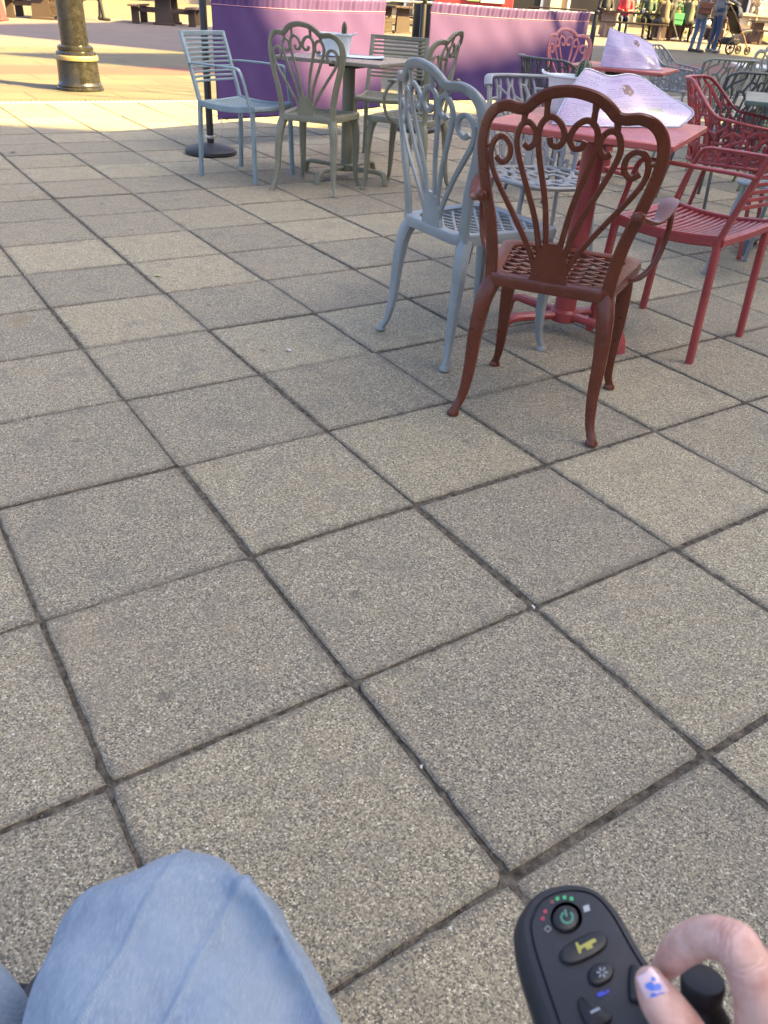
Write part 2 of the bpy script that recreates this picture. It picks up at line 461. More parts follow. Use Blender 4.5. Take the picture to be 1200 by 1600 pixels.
shade_building('corner_shade_building', 'unseen tall pale stone corner building added to shade the far plaza', 11.5, 24.5,
                [(11.5, 26.2), (14.7, 24.8), (15.2, 30), (24.5, 30)], M['stone'])  # added block, raised so its shadow bands the far plaza
shade_building('unseen_low_building', 'unseen low stone building added far right of the plaza, kept low for sun', 24.7, 48, [(24.7, 9.5), (48, 9.5)], M['stone'])

# bare tree standing right of the view: its branches streak the sunny paving
def bare_tree(name, label, x, y, hgt, seed):
    rn = random.Random(seed); t = thing(name, label, 'tree', (x, y, 0))
    tr = MB(); tr.tube([(0, 0, -.1), (.05, 0, 1.5), (-.04, .05, 3.2), (.02, .02, 4.6)], [.22, .17, .145, .12], 10)
    tr.build('trunk', M['bark'], t)
    cb = MB()
    def grow(p, d, L_, r, lev):
        q = p+d*L_*.5+Vector((rn.gauss(0, .06), rn.gauss(0, .06), rn.gauss(0, .05)))*L_; e = p+d*L_
        cb.tube([p, q, e], [r, r*.82, r*.62], 5)
        if lev == 0: return
        for i in range(rn.choice((2, 3, 3))):
            ax = Vector((rn.gauss(0, 1), rn.gauss(0, 1), rn.gauss(0, .6))).normalized()
            dd = (d*1.0+ax*.62+Vector((0, 0, .12))).normalized()
            grow(e if i else q.lerp(e, .5), dd, L_*rn.uniform(.62, .82), r*.6, lev-1)
    for i in range(4):
        a = i*1.5+rn.random()
        grow(Vector((0, 0, 3.6+.22*i)), Vector((math.cos(a)*.7, math.sin(a)*.7, .9)).normalized(), hgt*.2, .055, 3)
    cb.build('crown', M['bark'], t)
M['bark'] = plain('bark', (.06, .05, .042), .9)
bare_tree('bare_tree', 'leafless street tree right of the view, casting branch shadows', 9.2, 8.6, 11, 4)

# ------------------------------------------------------------------ lamp post
lp = thing('lamp_post', 'black cast iron lamp post with yellow ring standing in the sunny paving', 'lamp post', (-3.66, 9.72, 0))
def iron_material():
    t = NT('old_black_iron'); p = t.obj(); a = t.noise(p, 16, 4, .6); b = t.noise(p, 60, 3)
    col = t.ramp(a, [(.35, (.014, .0135, .011)), (.6, (.022, .020, .016)), (.8, (.045, .039, .028))])
    col = t.mix(t.mr(t.vor(p, 34), .09, .05, 0, .4), col, (.4, .4, .35))
    t.bump(b, .3, .004); return t.out(Base_Color=col, Roughness=t.mr(a, .3, .7, .16, .38), Specular_IOR_Level=.6)
M['iron'] = iron_material()
mb = MB(); mb.lathe([(.245, -.02), (.245, .025), (.232, .035), (.235, .05), (.224, .06), (.218, .09), (.212, .20), (.210, .285)], seg=48); mb.build('base', M['iron'], lp)
mb = MB(); mb.lathe([(.211, .287), (.222, .292), (.224, .325), (.218, .335), (.21, .338)], seg=48); mb.build('ring', plain('yellow_band_paint', (.28, .22, .09), .5), lp)
mb = MB(); mb.lathe([(.208, .340), (.204, .365), (.178, .38), (.184, .395), (.182, .415), (.158, .43)], seg=48); mb.build('collar', M['iron'], lp)
mb = MB(); mb.lathe([(.142, .431), (.136, 1.2), (.12, 2.6), (.09, 4.6), (.08, 5.2)], seg=32); mb.build('pole', M['iron'], lp)
mb = MB(); mb.lathe([(.09, 5.202), (.2, 5.3), (.26, 5.7), (.2, 5.9), (.05, 6.0)], seg=8); mb.build('lantern', M['glass_dark'], lp)

# ------------------------------------------------------------------ fabric barriers
def fabric_material():
    t = NT('mauve_barrier_canvas'); p = t.obj(); P = t.pos()
    a = t.noise(p, 5, 4); b = t.noise(p, 900, 2)
    col = t.mix(a, (.052, .020, .122), (.060, .024, .135))
    t.bump(b, .25, .0006)
    return t.out(Base_Color=col, Roughness=.75, Sheen_Weight=.15)
M['fabric'] = fabric_material()
M['chrome'] = plain('bare_pole_metal', (.55, .54, .5), .28, Metallic=.85)
def barrier_post(x, y, label, tall=1.06):
    t = thing('barrier_post', label, 'barrier post', (x, y, 0), 0, 'round based posts of the canvas barriers')
    mb = MB(); mb.lathe([(.18, 0), (.19, .008), (.19, .028), (.175, .042), (.10, .062), (.05, .072), (.03, .075)], seg=36); mb.build('base', plain('black_rubber_base', (.022, .023, .027), .5), t)
    mb = MB(); mb.lathe([(.026, .074), (.026, tall-.05), (.024, tall-.045), (.024, tall-.03)], seg=16); mb.build('pole', M['black'], t)
    mb = MB(); mb.lathe([(.031, tall-.029), (.033, tall-.01), (.024, tall)], seg=16); mb.build('cap', M['black'], t)
    mb = MB(); mb.lathe([(.034, .105), (.036, .11), (.036, .12), (.034, .125)], seg=16); mb.build('hook_ring', M['steel'], t)
    return t
def barrier(A, B, z0, z1, name_label, seed):
    A, B = Vector((*A, 0)), Vector((*B, 0)); d = (B-A); L_ = d.length; d.normalize(); nrm = Vector((d.y, -d.x, 0))
    t = thing('canvas_barrier', name_label, 'barrier', A, math.atan2(d.y, d.x), 'mauve canvas barriers')
    rn = random.Random(seed); NX, NZ = 150, 40
    ph = [(rn.uniform(2, 9), rn.uniform(0, 6.3), rn.uniform(.4, 1)) for _ in range(9)]
    def wave(x, z):
        f = 0; k = (z1-z)/(z1-z0)
        for a_, p_, w_ in ph: f += w_*math.sin(a_*(x*2.3+.25*k*math.sin(p_*3))+p_+k*1.2*math.sin(p_))
        fine = sum(math.sin(x*fq+p_*7+2.2*k*x)*w_ for (a_, p_, w_), fq in zip(ph[:4], (41, 53, 67, 30)))
        diag = math.sin(x*17+z*14+2*math.sin(x*2.1+ph[0][1]))*math.sin(x*3.3+z*5+ph[1][1]); return f*.0034*(.25+k)+diag*.0035+fine*.0009*max(0, 1-k*4)
    def grid(za, zb, nz, off=0, amp=1):
        vs, fs = [], []
        for j in range(nz+1):
            z = za+(zb-za)*j/nz
            for i in range(NX+1):
                x = .05+(L_-.10)*i/NX
                sag = -.012*math.sin(math.pi*i/NX)
                vs.append((x, wave(x, z)*amp+off, z+sag))
        for j in range(nz):
            for i in range(NX):
                a = j*(NX+1)+i; fs.append((a, a+1, a+NX+2, a+NX+1))
        return vs, fs
    mb = MB(); vs, fs = grid(z0, z1-.085, NZ); mb.add(vs, fs)
    c = mb.build('canvas', M['fabric'], t, angle=80)
    sm = c.modifiers.new('thick', 'SOLIDIFY'); sm.thickness = .002
    # top sleeve wrapped round the rail, pleated; and its stitched seam
    mb = MB(); vs, fs = [], []; K = 14
    for i in range(NX*2+1):
        x = .05+(L_-.10)*i/(NX*2); sag = -.012*math.sin(math.pi*i/(NX*2))
        pl = .0025*math.sin(x*70+1.5*math.sin(x*9))+.002*math.sin(x*121)
        yy = wave(x, z1-.085)
        ring = []
        for k in range(K+1):
            a = k/K
            if a < .35: y_, z_ = -.011-pl-(1-a/.35)*(-.011-yy), z1-.085+(.07)*(a/.35)
            elif a < .65:
                b_ = (a-.35)/.3*math.pi; y_, z_ = -.011*math.cos(b_)-pl*math.cos(b_), z1-.015+.012*math.sin(b_)
            else: y_, z_ = .011+pl-((a-.65)/.35)*(.011-yy-.004), z1-.015-.07*((a-.65)/.35)
            ring.append((x, y_, z_+sag))
        vs += ring
    for i in range(NX*2):
        for k in range(K):
            a = i*(K+1)+k; fs.append((a, a+K+1, a+K+2, a+1))
    mb.add(vs, fs); mb.build('sleeve', M['fabric'], t, angle=80)
    mb = MB(); mb.tube([(.05+(L_-.1)*i/40, wave(.05+(L_-.1)*i/40, z1-.085)-.0035, z1-.087-.012*math.sin(math.pi*i/40)) for i in range(41)], .0022, 5); mb.build('seam', plain('seam_thread', (.50, .26, .40), .7), t)
    mb = MB(); mb.tube([(-.0, 0, z1-.012), (L_/2, 0, z1-.024), (L_, 0, z1-.012)], .008, 10); mb.build('rail', M['chrome'], t)
    return t
PA, PB, PC = (-1.475, 6.37), (.05, 8.30), (1.83, 9.66)
barrier_post(*PA, 'black barrier post on a round base behind the pale blue slat armchair')
barrier_post(*PB, 'black barrier post between the two mauve canvas barriers')
barrier_post(*PC, 'black barrier post at the far right end of the second mauve barrier')
barrier((-1.46, 6.39), (-.245, 7.93), .225, 1.035, 'mauve canvas barrier at the left, half in shade behind the olive table', 5)
barrier((.075, 8.325), (1.80, 9.635), .26, 1.045, 'mauve canvas barrier at the right, behind the red tables', 9)
# thin pale rail bridging the gap over the middle post, and the hanging chains
t = tag(link('barrier_rail', (lambda b: (b.tube([(-.245, 7.93, 1.03), (-.09, 8.13, 1.03), (.075, 8.325, 1.035)], .007, 8), b.mesh('barrier_rail'))[1])(MB()), M['chrome']), 'thin pale rail bridging the gap between the two canvas barriers', 'rail')
def chain(pts, label, n):
    mb = MB(); P_ = crom(pts, max(2, n//(len(pts)-1)))
    for i, p in enumerate(P_):
        c = Vector(p); a = (i % 2)*math.pi/2
        ring = []
        for k in range(8):
            q = 2*math.pi*k/8; x_, z_ = .0045*math.cos(q), .010*math.sin(q)
            ring.append(c+Vector((x_*math.cos(a), x_*math.sin(a), z_)))
        mb.tube(ring, .0013, 4, closed=True)
    return tag(mb.build('chain', M['steel']), label, 'chain')
chain([(-1.40, 6.42, .225), (-1.395, 6.415, .17), (-1.41, 6.40, .12), (-1.445, 6.38, .112)], 'thin chain hanging from the left canvas barrier to its post', 18)

# ------------------------------------------------------------------ chairs
def ribbon(mb, pts, w, th, fm, c=.3):
    """flat cast bar along a 2D curve (u,v); w in-plane width (float/list), th depth"""
    n = len(pts); rings = []
    for i, p in enumerate(pts):
        a, b = pts[max(i-1, 0)], pts[min(i+1, n-1)]
        tx, ty = b[0]-a[0], b[1]-a[1]; l = math.hypot(tx, ty) or 1; nx, ny = -ty/l, tx/l
        ww = w[i] if isinstance(w, list) else w
        rings.append([fm(p[0]+nx*x, p[1]+ny*x, y) for x, y in rect(ww, th, c)])
    k = 8; vs = [q for r in rings for q in r]; fs = []
    for i in range(n-1):
        for e in range(k): fs.append((i*k+e, i*k+(e+1) % k, (i+1)*k+(e+1) % k, (i+1)*k+e))
    fs.append(tuple(range(k-1, -1, -1))); fs.append(tuple((n-1)*k+e for e in range(k)))
    mb.add(vs, fs)

def lin(a, b, n): return [a+(b-a)*i/(n-1) for i in range(n)]
def round_poly(x0, x1, y0, y1, r, n=7):
    """seat outline: half-width x0 at rear y0, x1 at front y1, rounded corners"""
    out = []
    for cx, cy, a0 in ((x1-r*1.3, y1-r*1.3, 0), (-x1+r*1.3, y1-r*1.3, 90), (-x0+r, y0+r, 180), (x0-r, y0+r, 270)):
        rr = r*1.3 if cy > 0 else r
        for i in range(n):
            a = rad(a0+90*i/(n-1)); out.append((cx+rr*math.cos(a), cy+rr*math.sin(a)))
    return out
def clip_line(poly, p, d):
    """parameter interval of line p+t*d inside a convex polygon"""
    ts = []
    n = len(poly)
    for i in range(n):
        a, b = poly[i], poly[(i+1) % n]; ex, ey = b[0]-a[0], b[1]-a[1]
        den = d[0]*ey-d[1]*ex
        if abs(den) < 1e-9: continue
        t_ = ((a[0]-p[0])*ey-(a[1]-p[1])*ex)/den
        s_ = ((a[0]-p[0])*d[1]-(a[1]-p[1])*d[0])/den
        if -1e-6 <= s_ <= 1+1e-6: ts.append(t_)
    return (min(ts), max(ts)) if len(ts) > 1 else None

SH = .435      # seat height
def back_map(u, v, w):
    k = max(v, 0)/.47
    y = -.188 - .10*k**1.25 + 1.25*u*u*(.35+.65*min(1, k*1.2)) + w
    return Vector((u, y, SH+v*(.998)))
def scroll_parts():
    parts = []
    def P(name, mb, par=None): parts.append((name, mb.mesh(name, True, 42), par))
    # seat rim + apron
    o_ = round_poly(.182, .217, -.200, .215, .055); i_ = round_poly(.146, .173, -.162, .166, .045)
    n = len(o_); mb = MB(); vs = []
    def ring(pl, z, s_=1): return [(x*s_, y*s_, z+.010*((x/.22)**2)-.004) for x, y in pl]
    rings = [ring(i_, SH-.012), ring(i_, SH), ring([(a[0]*.55+b[0]*.45, a[1]*.55+b[1]*.45) for a, b in zip(i_, o_)], SH+.004), ring(o_, SH-.001, .985), ring(o_, SH-.010), ring(o_, SH-.034, .985), ring(i_, SH-.034, 1.06), ring(i_, SH-.012)]
    for r_ in rings: vs += r_
    fs = []
    for r_ in range(len(rings)-1):
        for i in range(n): j = (i+1) % n; fs.append((r_*n+i, r_*n+j, (r_+1)*n+j, (r_+1)*n+i))
    mb.add(vs, fs); P('seat', mb)
    # woven lattice of the seat
    lat = MB(); poly = [(x*1.03, y*1.03) for x, y in i_]
    for fam, ang in ((0, rad(33)), (1, rad(-33))):
        d = (math.cos(ang), math.sin(ang)); nn = (-d[1], d[0])
        for k in range(-7, 8):
            p = (nn[0]*k*.041, nn[1]*k*.041+.005); it = clip_line(poly, p, d)
            if not it or it[1]-it[0] < .02: continue
            m_ = 10; pts = []
            for q in range(m_+1):
                t_ = it[0]+(it[1]-it[0])*q/m_; x, y = p[0]+d[0]*t_, p[1]+d[1]*t_
                pts.append((x, y, SH-.006+(.0012 if fam else -.0012)-.010*(1-(x/.19)**2)*(1-(y/.19)**2)))
            lat.sweep(pts, rect(.0105, .008, .25), up=(0, 0, 1))
    P('seat_lattice', lat, 'seat')
    # back frame
    half = [(.164, -.03), (.167, .04), (.181, .13), (.203, .21), (.220, .28), (.227, .335), (.218, .382), (.194, .412), (.162, .424), (.130, .421), (.108, .425), (.088, .443), (.055, .462), (0, .471)]
    full = crom([(-x, y) for x, y in half]+[(x, y) for x, y in half[-2::-1]], 5)
    nn = len(full); wd = []
    for i in range(nn):
        k = abs(i/(nn-1)-.5)*2; wd.append(.0275 if k < .45 else .0275+.008*(k-.45)/.55)
    mb = MB(); ribbon(mb, full, wd, .019, back_map, .22); P('back_frame', mb)
    # six ribs ending in scrolls
    ribs = [[(.016, .07), (.034, .20), (.060, .30), (.071, .352), (.068, .392), (.046, .412), (.020, .400), (.0065, .371), (.018, .348), (.037, .350), (.043, .366)],
            [(.030, .05), (.055, .155), (.097, .258), (.121, .318), (.128, .354), (.118, .386), (.098, .393), (.081, .376), (.080, .350), (.094, .335), (.108, .343)],
            [(.040, .02), (.062, .075), (.112, .155), (.166, .232), (.193, .278), (.199, .313), (.188, .343), (.166, .351), (.146, .335), (.145, .306), (.164, .290), (.183, .301)]]
    for r_ in ribs:
        for s_ in (1, -1):
            c = crom([(s_*x, y) for x, y in r_], 6); k = len(c)
            mb = MB(); ribbon(mb, c, lin(.0150, .0150, k)[:-6]+[.0155]*6, .012, back_map, .22); P('rib', mb)
    # webs that tie the scrolls to the frame
    for s_ in (1, -1):
        for a, b, w_ in (((.056, .408), (.058, .455), .02), ((.113, .388), (.112, .42), .022), ((.196, .325), (.222, .322), .014)):
            mb = MB(); ribbon(mb, [(s_*(a[0]+(b[0]-a[0])*i/2), a[1]+(b[1]-a[1])*i/2) for i in range(3)], [w_*.8, w_*.7, w_], .0115, back_map); P('web', mb, 'back_frame')
    # fan-shaped splat
    mb = MB(); outl = [(.060, -.03), (.050, .015), (.046, .05), (.036, .085), (.020, .105)]
    vs = []
    for w_ in (-.007, .007):
        for x, y in outl: vs += [back_map(-x, y, w_), back_map(-x*.35, y, w_*1.25), back_map(x*.35, y, w_*1.25), back_map(x, y, w_)]
    fs = []; R = len(outl)*4
    for i in range(len(outl)-1):
        for j in range(3):
            a = i*4+j; fs.append((a, a+1, a+5, a+4)); fs.append((R+a+1, R+a, R+a+4, R+a+5))
        for j in (0, 3): a = i*4+j; fs.append((a, a+4, R+a+4, R+a))
    for i in (0, len(outl)-1):
        for j in range(3): a = i*4+j; fs.append((a, a+1, R+a+1, R+a))
    mb.add(vs, fs); P('splat', mb)
    # cabriole legs with round feet
    for s_ in (1, -1):
        for path in ([(.166, .160, .425), (.180, .180, .36), (.186, .190, .25), (.185, .193, .14), (.189, .200, .055), (.200, .212, .012)],
                     [(.150, -.158, .425), (.172, -.182, .36), (.183, -.195, .25), (.186, -.203, .14), (.196, -.216, .055), (.213, -.233, .012)]):
            c = crom([(s_*x, y, z) for x, y, z in path], 5); k = len(c)
            sc = []
            for i in range(k):
                q = i/(k-1); r_ = .0170*(1-q)**1.0+.0095+(.003*max(0, (q-.88)/.12)); sc.append((r_*2.0, r_*1.8))
            mb = MB(); mb.sweep(c, rect(1, 1, .22), sc, up=(0, -1 if path[0][1] < 0 else 1, .0001))
            f = c[-1]; mb.lathe([(.014, .0), (.0185, .002), (.0185, .010), (.0125, .018)], (f[0], f[1], 0), seg=14)
            P('leg', mb)
    return parts
def arm_parts():
    parts = []
    for s_ in (1, -1):
        pad = crom([(s_*x, y, z) for x, y, z in [(.204, -.225, .640), (.222, -.195, .628), (.243, -.155, .618), (.254, -.105, .628), (.258, -.05, .642), (.259, .0, .648), (.258, .035, .642)]], 5)
        k = len(pad); sc = [((.018+.030*min(1, max(0, (i/(k-1)-.25)/.4))*(1 if i < k-5 else .55+.09*(k-1-i))), .014) for i in range(k)]
        mb = MB(); mb.sweep(pad, rect(1, 1, .3), sc, up=(0, 0, 1)); parts.append(('armrest', mb.mesh('armrest', True, 45), None))
        st = crom([(s_*x, y, z) for x, y, z in [(.258, .0, .642), (.270, .035, .60), (.270, .055, .54), (.256, .045, .47), (.226, .025, .428), (.190, .015, .418)]], 5)
        mb = MB(); mb.sweep(st, rect(.016, .018, .3), up=(0, 1, 0)); parts.append(('arm_support', mb.mesh('arm_support', True, 45), None))
        mb = MB(); mb.lathe([(.004, -.014), (.014, -.009), (.017, 0), (.014, .009), (.004, .014)], (s_*.205, -.232, .640), seg=12); parts.append(('arm_boss', mb.mesh('arm_boss'), None))
    return parts
KIND = {}
KIND['scroll'] = scroll_parts(); KIND['scroll_arm'] = KIND['scroll']+arm_parts()

# --- slat chair
def slat_parts(arms=True):
    parts = []
    def P(name, mb, par=None): parts.append((name, mb.mesh(name, True, 42), par))
    w = .225
    for s_ in (1, -1):
        mb = MB(); mb.sweep([(s_*.210, .200, .43), (s_*.214, .207, .2), (s_*.218, .213, 0)], rect(.030, .024, .2), up=(0, 1, 0)); P('leg', mb)
        mb = MB(); mb.sweep([(s_*.215, -.195, .43), (s_*.218, -.205, .2), (s_*.222, -.215, 0)], rect(.030, .024, .2), up=(0, 1, 0)); P('leg', mb)
        st = crom([(s_*.215, -.190, .405), (s_*.213, -.215, .5), (s_*.211, -.262, .65), (s_*.210, -.315, .81)], 4)
        mb = MB(); mb.sweep(st, rect(.018, .030, .25), up=(1, 0, 0)); P('back_post', mb)
        mb = MB(); rail = [(s_*.215, -.20+.41*i/8, .432-.016*math.sin(math.pi*i/8)) for i in range(9)]
        mb.sweep(rail, rect(.022, .036, .2), up=(0, 0, 1)); P('seat_rail', mb)
    mb = MB(); mb.sweep([(-.215, .208, .428), (0, .212, .420), (.215, .208, .428)], rect(.03, .03, .25), up=(0, 0, 1)); P('front_rail', mb)
    mb = MB(); mb.sweep([(-.215, -.203, .428), (0, -.203, .424), (.215, -.203, .428)], rect(.024, .032, .25), up=(0, 0, 1)); P('rear_rail', mb)
    for i in range(17):
        y = -.178+.368*i/16; z = .437-.020*math.sin(math.pi*(i+.5)/17)
        mb = MB(); mb.sweep([(x, y, z-.010*(1-(x/.2)**2)) for x in (-.204, -.1, 0, .1, .204)], rect(.0135, .009, .3), up=(0, 0, 1)); P('seat_slat', mb)
    for i in range(10):
        q = i/9; z = .545+.225*q; y = -.232-.070*q
        mb = MB(); mb.sweep([(x, y-.022*(1-(x/.2)**2), z) for x in lin(-.203, .203, 7)], rect(.009, .0135, .3), up=(0, 0, 1)); P('back_slat', mb)
    mb = MB(); mb.sweep([(x, -.312-.022*(1-(x/.2)**2), .800) for x in lin(-.212, .212, 7)], rect(.013, .028, .3), up=(0, 0, 1)); P('top_rail', mb)
    if arms:
        for s_ in (1, -1):
            p = crom([(s_*.222, -.262, .645), (s_*.240, -.20, .650), (s_*.250, -.05, .650), (s_*.248, .10, .648)], 4)+crom([(s_*.247, .125, .644), (s_*.245, .142, .628), (s_*.236, .165, .56), (s_*.226, .192, .44), (s_*.222, .196, .415)], 3)
            k = len(p)
            mb = MB(); mb.sweep(p, rect(1, 1, .28), [(.026, .013) if i < k*.5 else (.024, .016) for i in range(k)], up=[Vector((0, .0, 1)) if i < 14 else Vector((0, 1, .25)) for i in range(k)]); P('armrest', mb)
    return parts
KIND['slat'] = slat_parts(True); KIND['slat_side'] = slat_parts(False)

# --- branch-pattern shell chair
def net(rn, na, nb, jit=.34, drop=.06):
    """irregular branching web on the unit square: list of 2D segments"""
    pts = {}
    for i in range(na+1):
        for j in range(nb+1):
            x = i/na+(rn.uniform(-jit, jit)/na if 0 < i < na else 0); y = j/nb+(rn.uniform(-jit, jit)/nb if 0 < j < nb else 0)
            pts[i, j] = (x, y)
    seg = []
    for i in range(na+1):
        for j in range(nb+1):
            if j < nb and 0 < i < na and rn.random() > drop: seg.append((pts[i, j], pts[i, j+1]))
            if i < na and (i+j) % 2 == 0 and 0 < j < nb and rn.random() > drop: seg.append((pts[i, j], pts[i+1, j+(1 if rn.random() < .35 and j < nb-1 else 0)]))
    return seg
def branch_parts(arm, seed):
    rn = random.Random(seed); parts = []
    def P(name, mb, par=None): parts.append((name, mb.mesh(name, True, 50), par))
    sy, sx = .215, .225
    amax = rad(150) if arm else rad(62)
    def top(a):
        k = abs(a)/amax
        if not arm: return .80 - .03*max(0, (k-.75)/.25)**2
        if k < .26: return .80
        if k < .52: q = (k-.26)/.26; return .80-.155*(q*q*(3-2*q))
        return .645-.035*((k-.52)/.48)-.10*max(0, (k-.90)/.10)**2
    def wall(a, b):
        """a: angle round the back (0 = rear), b: 0 seat .. 1 rim"""
        zt = top(a); z = .425+(zt-.425)*b; f = (z-.425)/.375
        ex = sx*(1+.16*f) ; ey = sy*(1+.10*f)
        n_ = 2.7; c, s_ = math.cos(a), math.sin(a)
        r = (abs(s_/ex)**n_+abs(c/ey)**n_)**(-1/n_)
        x, y = r*s_, -r*c
        y -= (.085*f**1.3)*max(0, math.cos(a))
        return Vector((x, y, z))
    def bar(mb, f, p, q, w, th, m_=3):
        pts = [f(p[0]+(q[0]-p[0])*i/m_, p[1]+(q[1]-p[1])*i/m_) for i in range(m_+1)]
        c = sum(pts, Vector())/len(pts); up = Vector((c.x, c.y, .0)) if abs(c.z-.43) > .03 else Vector((0, 0, 1))
        mb.sweep(pts, rect(w, th, .3), up=up)
    fw = lambda a, b: wall((a*2-1)*amax, b)
    mb = MB()
    for p, q in net(rn, 32 if arm else 15, 8): bar(mb, fw, p, q, rn.uniform(.010, .021) if arm else rn.uniform(.010, .017), .008)
    # trunks rising from the seat
    for i in range(11 if arm else 6):
        a = .06+.88*(i+.5)/(11 if arm else 6)+rn.uniform(-.02, .02)
        for j in range(3):
            bar(mb, fw, (a+rn.uniform(-.006, .006), j*.16), (a+rn.uniform(-.012, .012), (j+1)*.16), .030-.007*j, .009)
    P('shell', mb)
    mb = MB(); rim = [fw(i/72, 1) for i in range(73)]
    mb.sweep(rim, rect(.014, .034 if not arm else .022, .3), up=[Vector((p.x, p.y, 0)) for p in rim])
    for e in (0, 1):
        q = [fw(e, b/6) for b in range(7)]; mb.sweep(q, rect(.022, .012, .3), up=[Vector((p.x, p.y, 0)) for p in q])
    P('rim', mb)
    # seat: pierced plate with rolled edge
    pl = []
    for i in range(48):
        a = 2*math.pi*i/48; n_ = 2.9; c, s_ = math.cos(a), math.sin(a); r = (abs(c/sx)**n_+abs(s_/sy)**n_)**(-1/n_); pl.append((r*c, r*s_))
    mb = MB(); mb.sweep([(x, y, .437-.010*(1 if y > .1 else 0)*(y-.1)/.115) for x, y in pl], rect(.024, .018, .3), up=(0, 0, 1), closed=True); P('seat_edge', mb)
    mb = MB()
    def fs_(a, b):
        x, y = (a*2-1), (b*2-1); n_ = 2.9
        m_ = max(abs(x), abs(y), 1e-6); l = (abs(x)**n_+abs(y)**n_)**(1/n_)
        k = m_/max(l, 1e-6); k = min(1, k*1.0)
        return Vector((x*sx*.98*k, y*sy*.98*k, .437-.014*(1-x*x)*(1-y*y)))
    for p, q in net(rn, 8, 8, .36, .05):
        pts = [fs_(p[0]+(q[0]-p[0])*i/2, p[1]+(q[1]-p[1])*i/2) for i in range(3)]
        mb.sweep(pts, rect(rn.uniform(.018, .034), .007, .3), up=(0, 0, 1))
    P('seat', mb)
    for s_ in (1, -1):
        for y0, y1 in ((.15, .205), (-.15, -.225)):
            mb = MB(); mb.tube([(s_*.165, y0, .43), (s_*.19, (y0+y1)/2, .22), (s_*.215, y1, .005)], [.0115, .011, .0105], 10)
            mb.lathe([(.012, 0), (.0135, .003), (.0125, .016)], (s_*.215, y1, 0), seg=10); P('leg', mb)
    return parts
KIND['branch'] = branch_parts(False, 11); KIND['branch_arm'] = branch_parts(True, 23)

def chair(kind, name, x, y, fx, fy, mat, label, group, legmat=None):
    t = thing(name, label, 'chair', (x, y, .0015), math.atan2(-fx, fy), group)
    made = {}
    for n_, me, par in KIND[kind]:
        if not me.materials: me.materials.append(None)
        mm = legmat if (legmat and n_ == 'leg') else mat
        o = link(n_, me, None, made.get(par, t), mm)
        made.setdefault(n_, o)
    return t
G1, G2, G3 = 'scroll back chairs round the cafe tables', 'slatted metal chairs round the cafe tables', 'branch pattern shell chairs round the cafe tables'
chair('scroll_arm', 'scroll_chair', .470, 2.355, .337, .941, M['brown'], 'brown red scroll back armchair nearest the camera, its back to us', G1)
chair('scroll', 'scroll_chair', .252, 2.847, .834, .552, M['bluegrey'], 'blue grey scroll back chair standing left of the brown red chair', G1)
chair('scroll', 'scroll_chair', -.573, 5.42, .28, .96, M['olive'], 'olive scroll back chair in front of the olive table, back to the camera', G1)
chair('scroll_arm', 'scroll_chair', -.012, 5.548, -.92, .39, M['olive'], 'olive scroll back armchair at the right side of the olive table', G1)
chair('scroll', 'scroll_chair', 1.46, 8.05, .45, -.89, M['pink'], 'pink scroll back chair behind the far red table, before the barrier', G1)
chair('scroll', 'scroll_chair', 3.02, 7.35, .18, -.98, M['greengrey'], 'green grey scroll back chair at the far right by the white table', G1)
chair('slat', 'slat_chair', -1.067, 5.648, .90, -.42, M['paleblue'], 'pale blue slatted armchair at the left of the olive table', G2)
chair('slat_side', 'slat_chair', -.17, 6.62, -.16, -.98, M['olive'], 'olive slatted chair behind the olive table, facing the camera', G2)
chair('slat', 'slat_chair', 1.070, 3.075, -.745, .667, M['red'], 'red slatted armchair at the right of the near red table', G2)
chair('branch', 'branch_chair', .60, 3.75, .33, -.94, M['palegrey'], 'pale grey branch pattern chair behind the near red table', G3)
chair('branch', 'branch_chair', .98, 5.70, .87, .48, M['darkgrey'], 'dark grey branch pattern chair left of the far red table', G3)
chair('branch_arm', 'branch_chair', 1.72, 4.60, .86, -.5, M['red'], 'red branch pattern armchair behind the red slatted armchair', G3)
chair('branch', 'branch_chair', 2.02, 5.78, -.52, .85, M['darkgrey'], 'dark grey branch pattern chair behind the red branch armchair', G3)
chair('branch_arm', 'branch_chair', 2.62, 9.1, .86, -.5, M['palegrey'], 'pale grey branch pattern armchair right of the far menu', G3)
chair('branch', 'branch_chair', 2.38, 7.35, -.45, .89, M['sage'], 'sage green branch pattern chair right of the far red table', G3)
chair('branch', 'branch_chair', 2.72, 6.45, .25, .97, M['green'], 'bright green branch pattern chair cut by the right edge', G3)
chair('branch', 'branch_chair', 1.80, 3.98, -.7, .71, M['bluegrey'], 'blue grey chair of which only a slanting leg shows at the right edge', G3)

